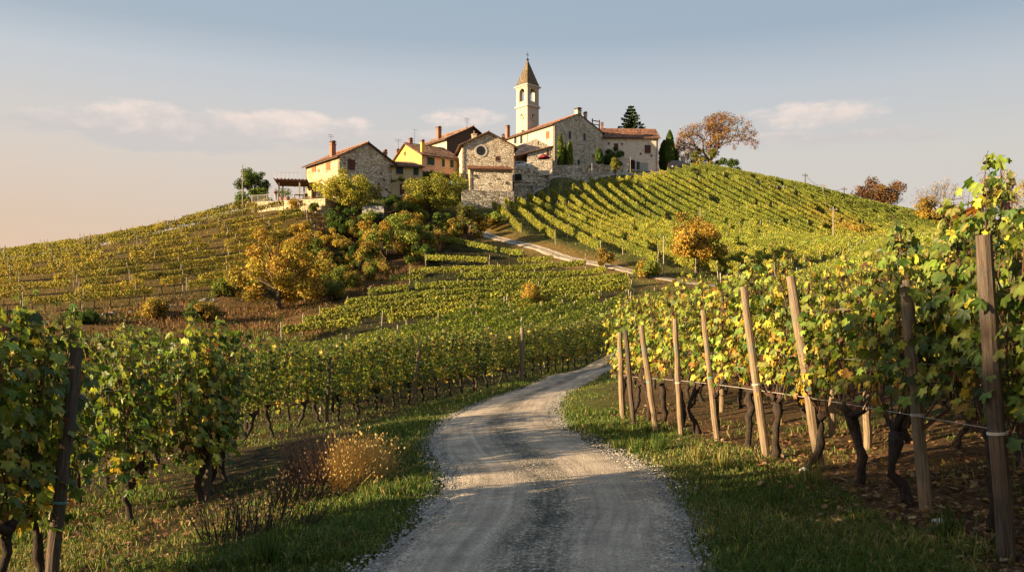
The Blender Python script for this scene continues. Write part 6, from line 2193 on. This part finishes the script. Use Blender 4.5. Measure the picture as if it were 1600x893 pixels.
# rocks on the bank and pale stones in the grass: each a thing of its own
def rock(px, py, d, s, label, col):
    if s > .2: s *= .58
    x, y = T(px, py, d)
    bm = bmesh.new(); bmesh.ops.create_icosphere(bm, subdivisions=3, radius=1)
    sd = random.uniform(0, 99)
    for v in bm.verts:
        c = v.co
        k = .8 + .45 * float(vnoise([c.x * 2 + c.z + sd], [c.y * 2 - c.z], .9, 71)[0]) + .2 * float(vnoise([c.x * 5 + c.z * 3 + sd], [c.y * 5], .9, 72)[0])
        v.co = Vector((c.x * 1.3, c.y, c.z * .75)) * k * s
    me = bpy.data.meshes.new('rock'); bm.to_mesh(me); bm.free(); me.materials.append(col)
    o = link('rock', me); o.location = (x, y, H1(x, y) + s * .18); o.rotation_euler = (0, 0, random.uniform(0, 6))
    tag(o, label, 'rock')
rk = stone_mat('rock', (.14, .125, .105), (.24, .215, .18), (.33, .30, .25), (.16, .14, .11), 2.2)
pale = plain('pale_stone', (.55, .52, .47), .9, 0, .2, 20)
for k in range(1, 19):
    rock([166, 255, 263, 280, 300, 322, 335, 330, 312, 345, 160, 176, 270, 283, 240, 60, 75, 205][k - 1], [499, 478, 484, 480, 486, 474, 479, 485, 476, 488, 502, 496, 496, 500, 490, 505, 511, 495][k - 1], [89, 93, 92, 92.5, 92, 95, 95, 94, 95, 95, 88, 89.5, 88, 88, 91, 87, 84, 90][k - 1],
         [.55, .5, .75, .4, .6, .85, .9, .6, .5, .4, .4, .5, .4, .35, .45, .5, .6, .35][k - 1],
         'grey lichened rock on the rough bank, %s in the line below the hillside rows' % ordinal(k), rk)
rock(397, 868, 7.1, .055, 'pale stone lying in the dark grass left of the road', pale)
rock(1259, 748, 11.0, .05, 'small white stone at the foot of the tallest golden post', pale)
rock(1467, 836, 8.0, .045, 'white stone between the dark trunk and the grey weathered post', pale)

# tall dry weeds beside the road
def weed(px, py, d, n, h, spread, cols, label, seed, heads=True):
    g = np.random.default_rng(seed)
    x, y = T(px, py, d)
    r = empty('dry_weed', (x, y, H1(x, y)), 0, label, 'dry weed', 'dry weeds beside the road')
    mb = MB(); ends = []
    for i in range(n):
        a = g.uniform(0, 6.28); rr = spread * math.sqrt(g.random()) * .85
        b = np.array([math.cos(a) * rr, math.sin(a) * rr, -.05]); hh = h * (.28 + .8 * g.random() ** 1.3) * (1 - .2 * rr / spread)
        out_ = spread * g.uniform(.03, .42)
        tp = b + np.array([math.cos(a) * out_ + g.normal(.07, .09), math.sin(a) * out_ + g.normal(0, .06), hh])
        md = b * .5 + tp * .5 + np.array([-math.cos(a), -math.sin(a), .4]) * out_ * .18
        mb.tube([tuple(b), tuple(md), tuple(tp)], [.006, .005, .003], 3, cap=False)
        for _ in range(1 + (g.random() < .4)): ends.append(b + (tp - b) * g.uniform(.75, 1.03) + g.normal(0, .025, 3))
    link('stems', mb.mesh('stems', cols[0], fix=False), r)
    if heads:
        E = np.array(ends); m = len(E); hs = .6 if h > .75 else 1
        hd_ = link('seed_heads', leaves('seed_heads', E, g.normal(0, .35, (m, 3)) + (0, 0, 1), g.normal(0, 1, (m, 3)), g.uniform(.018, .045, m), mixcol(m, cols[1], [1] * len(cols[1])), QUADL, M['grass']), r)
        hd_['kind'] = 'stuff'
gold_ = plain('straw_gold', (.42, .29, .10), .8, 0, .3, 30); brown_ = plain('straw_brown', (.17, .10, .06), .8, 0, .3, 30); dark_ = plain('stem_dark', (.05, .035, .025), .9, 0, .3, 30)
weed(552, 762, 11.6, 620, .80, .34, (gold_, [(.5, .36, .13), (.42, .30, .12), (.55, .43, .2)]), 'bright golden clump of dry grass sunlit beside the road', 1)
weed(575, 745, 12.3, 300, .66, .34, (gold_, [(.5, .36, .13), (.42, .30, .12)]), 'smaller golden grass clump just behind the brightest one', 2)
weed(520, 735, 12.4, 320, .78, .45, (brown_, [(.2, .12, .07), (.28, .18, .1)]), 'brown wispy weed clump behind the golden grass', 3)
weed(487, 715, 13.6, 420, .9, .5, (brown_, [(.22, .13, .09), (.3, .19, .12)]), 'tall reddish brown wispy weeds before the middle row', 4)
weed(470, 760, 11.2, 160, .55, .5, (dark_, [(.08, .05, .035), (.15, .1, .07)]), 'dark seedy weeds left of the golden grass', 5)
weed(430, 800, 9.4, 90, .5, .5, (dark_, [(.06, .04, .03), (.12, .08, .06)]), 'dark thin weeds in the shaded verge near the pale stone', 6)
weed(380, 790, 9.6, 70, .55, .5, (dark_, [(.06, .04, .03), (.12, .08, .06)]), 'sparse dark weeds between the shaded trunks and verge', 7)
weed(600, 720, 13.2, 60, .4, .4, (dark_, [(.1, .08, .04), (.2, .17, .06)]), 'low dark weeds at the grass edge behind the golden clump', 8)
def tuft(px, py, d, n, h, label, seed, c):
    x, y = T(px, py, d); g = np.random.default_rng(seed)
    r = empty('grass_tuft', (x, y, H1(x, y)), 0, label, 'grass tuft', 'grass tufts beside the road')
    a = g.uniform(0, 6.28, n); b = np.column_stack([np.cos(a), np.sin(a)]) * (g.random(n) * .12)[:, None]
    pos = np.column_stack([b, np.full(n, -.03)])
    tip = np.column_stack([np.cos(a) * g.uniform(.1, .9, n), np.sin(a) * g.uniform(.1, .9, n), np.ones(n)])
    nr = np.column_stack([np.cos(a), np.sin(a), np.full(n, .3)])
    P = np.array([(-.018, 0, 0), (.018, 0, 0), (.014, .6, .05), (-.014, .6, .05), (0, 1, .22)]); Tm = np.array([(0, 1, 2), (0, 2, 3), (3, 2, 4)])
    link('blades', leaves('blades', pos, tip, nr, g.uniform(.5, 1.1, n) * h, mixcol(n, c, [1] * len(c)), (P, Tm), M['grass'], -g.uniform(.5, 3, n)), r)
grn = [(.04, .08, .015), (.07, .11, .02), (.1, .13, .03)]; yel = [(.2, .2, .05), (.3, .24, .08), (.1, .13, .03)]
for k, (px, py, dd, hh, cc, lab) in enumerate([(1030, 712, 13.6, .32, grn, 'dark green grass tuft below the grey leaning post'), (1090, 728, 12.4, .3, yel, 'pale sunlit grass tuft right of the road'), (1130, 742, 11.6, .3, yel, 'pale long bladed grass tuft at the foot of the golden posts'),
                                               (420, 845, 7.9, .34, grn, 'dark grass tuft beside the pale stone'), (455, 822, 8.6, .3, grn, 'dark green grass tuft among the shaded weeds'), (1270, 775, 10.2, .3, yel, 'dry grass tuft around the base of the tallest golden post'),
                                               (1210, 800, 9.2, .26, grn, 'green grass tuft in the shaded verge right of the road'), (640, 690, 15.6, .25, yel, 'sunlit grass tuft at the left edge of the bend'), (1010, 680, 16, .25, grn, 'grass tuft by the reddish leaning post'),
                                               (1480, 850, 7.5, .3, grn, 'ragged grass tuft at the foot of the shaded vines')]):
    tuft(px, py, dd, 110, hh, lab, 300 + k, cc)
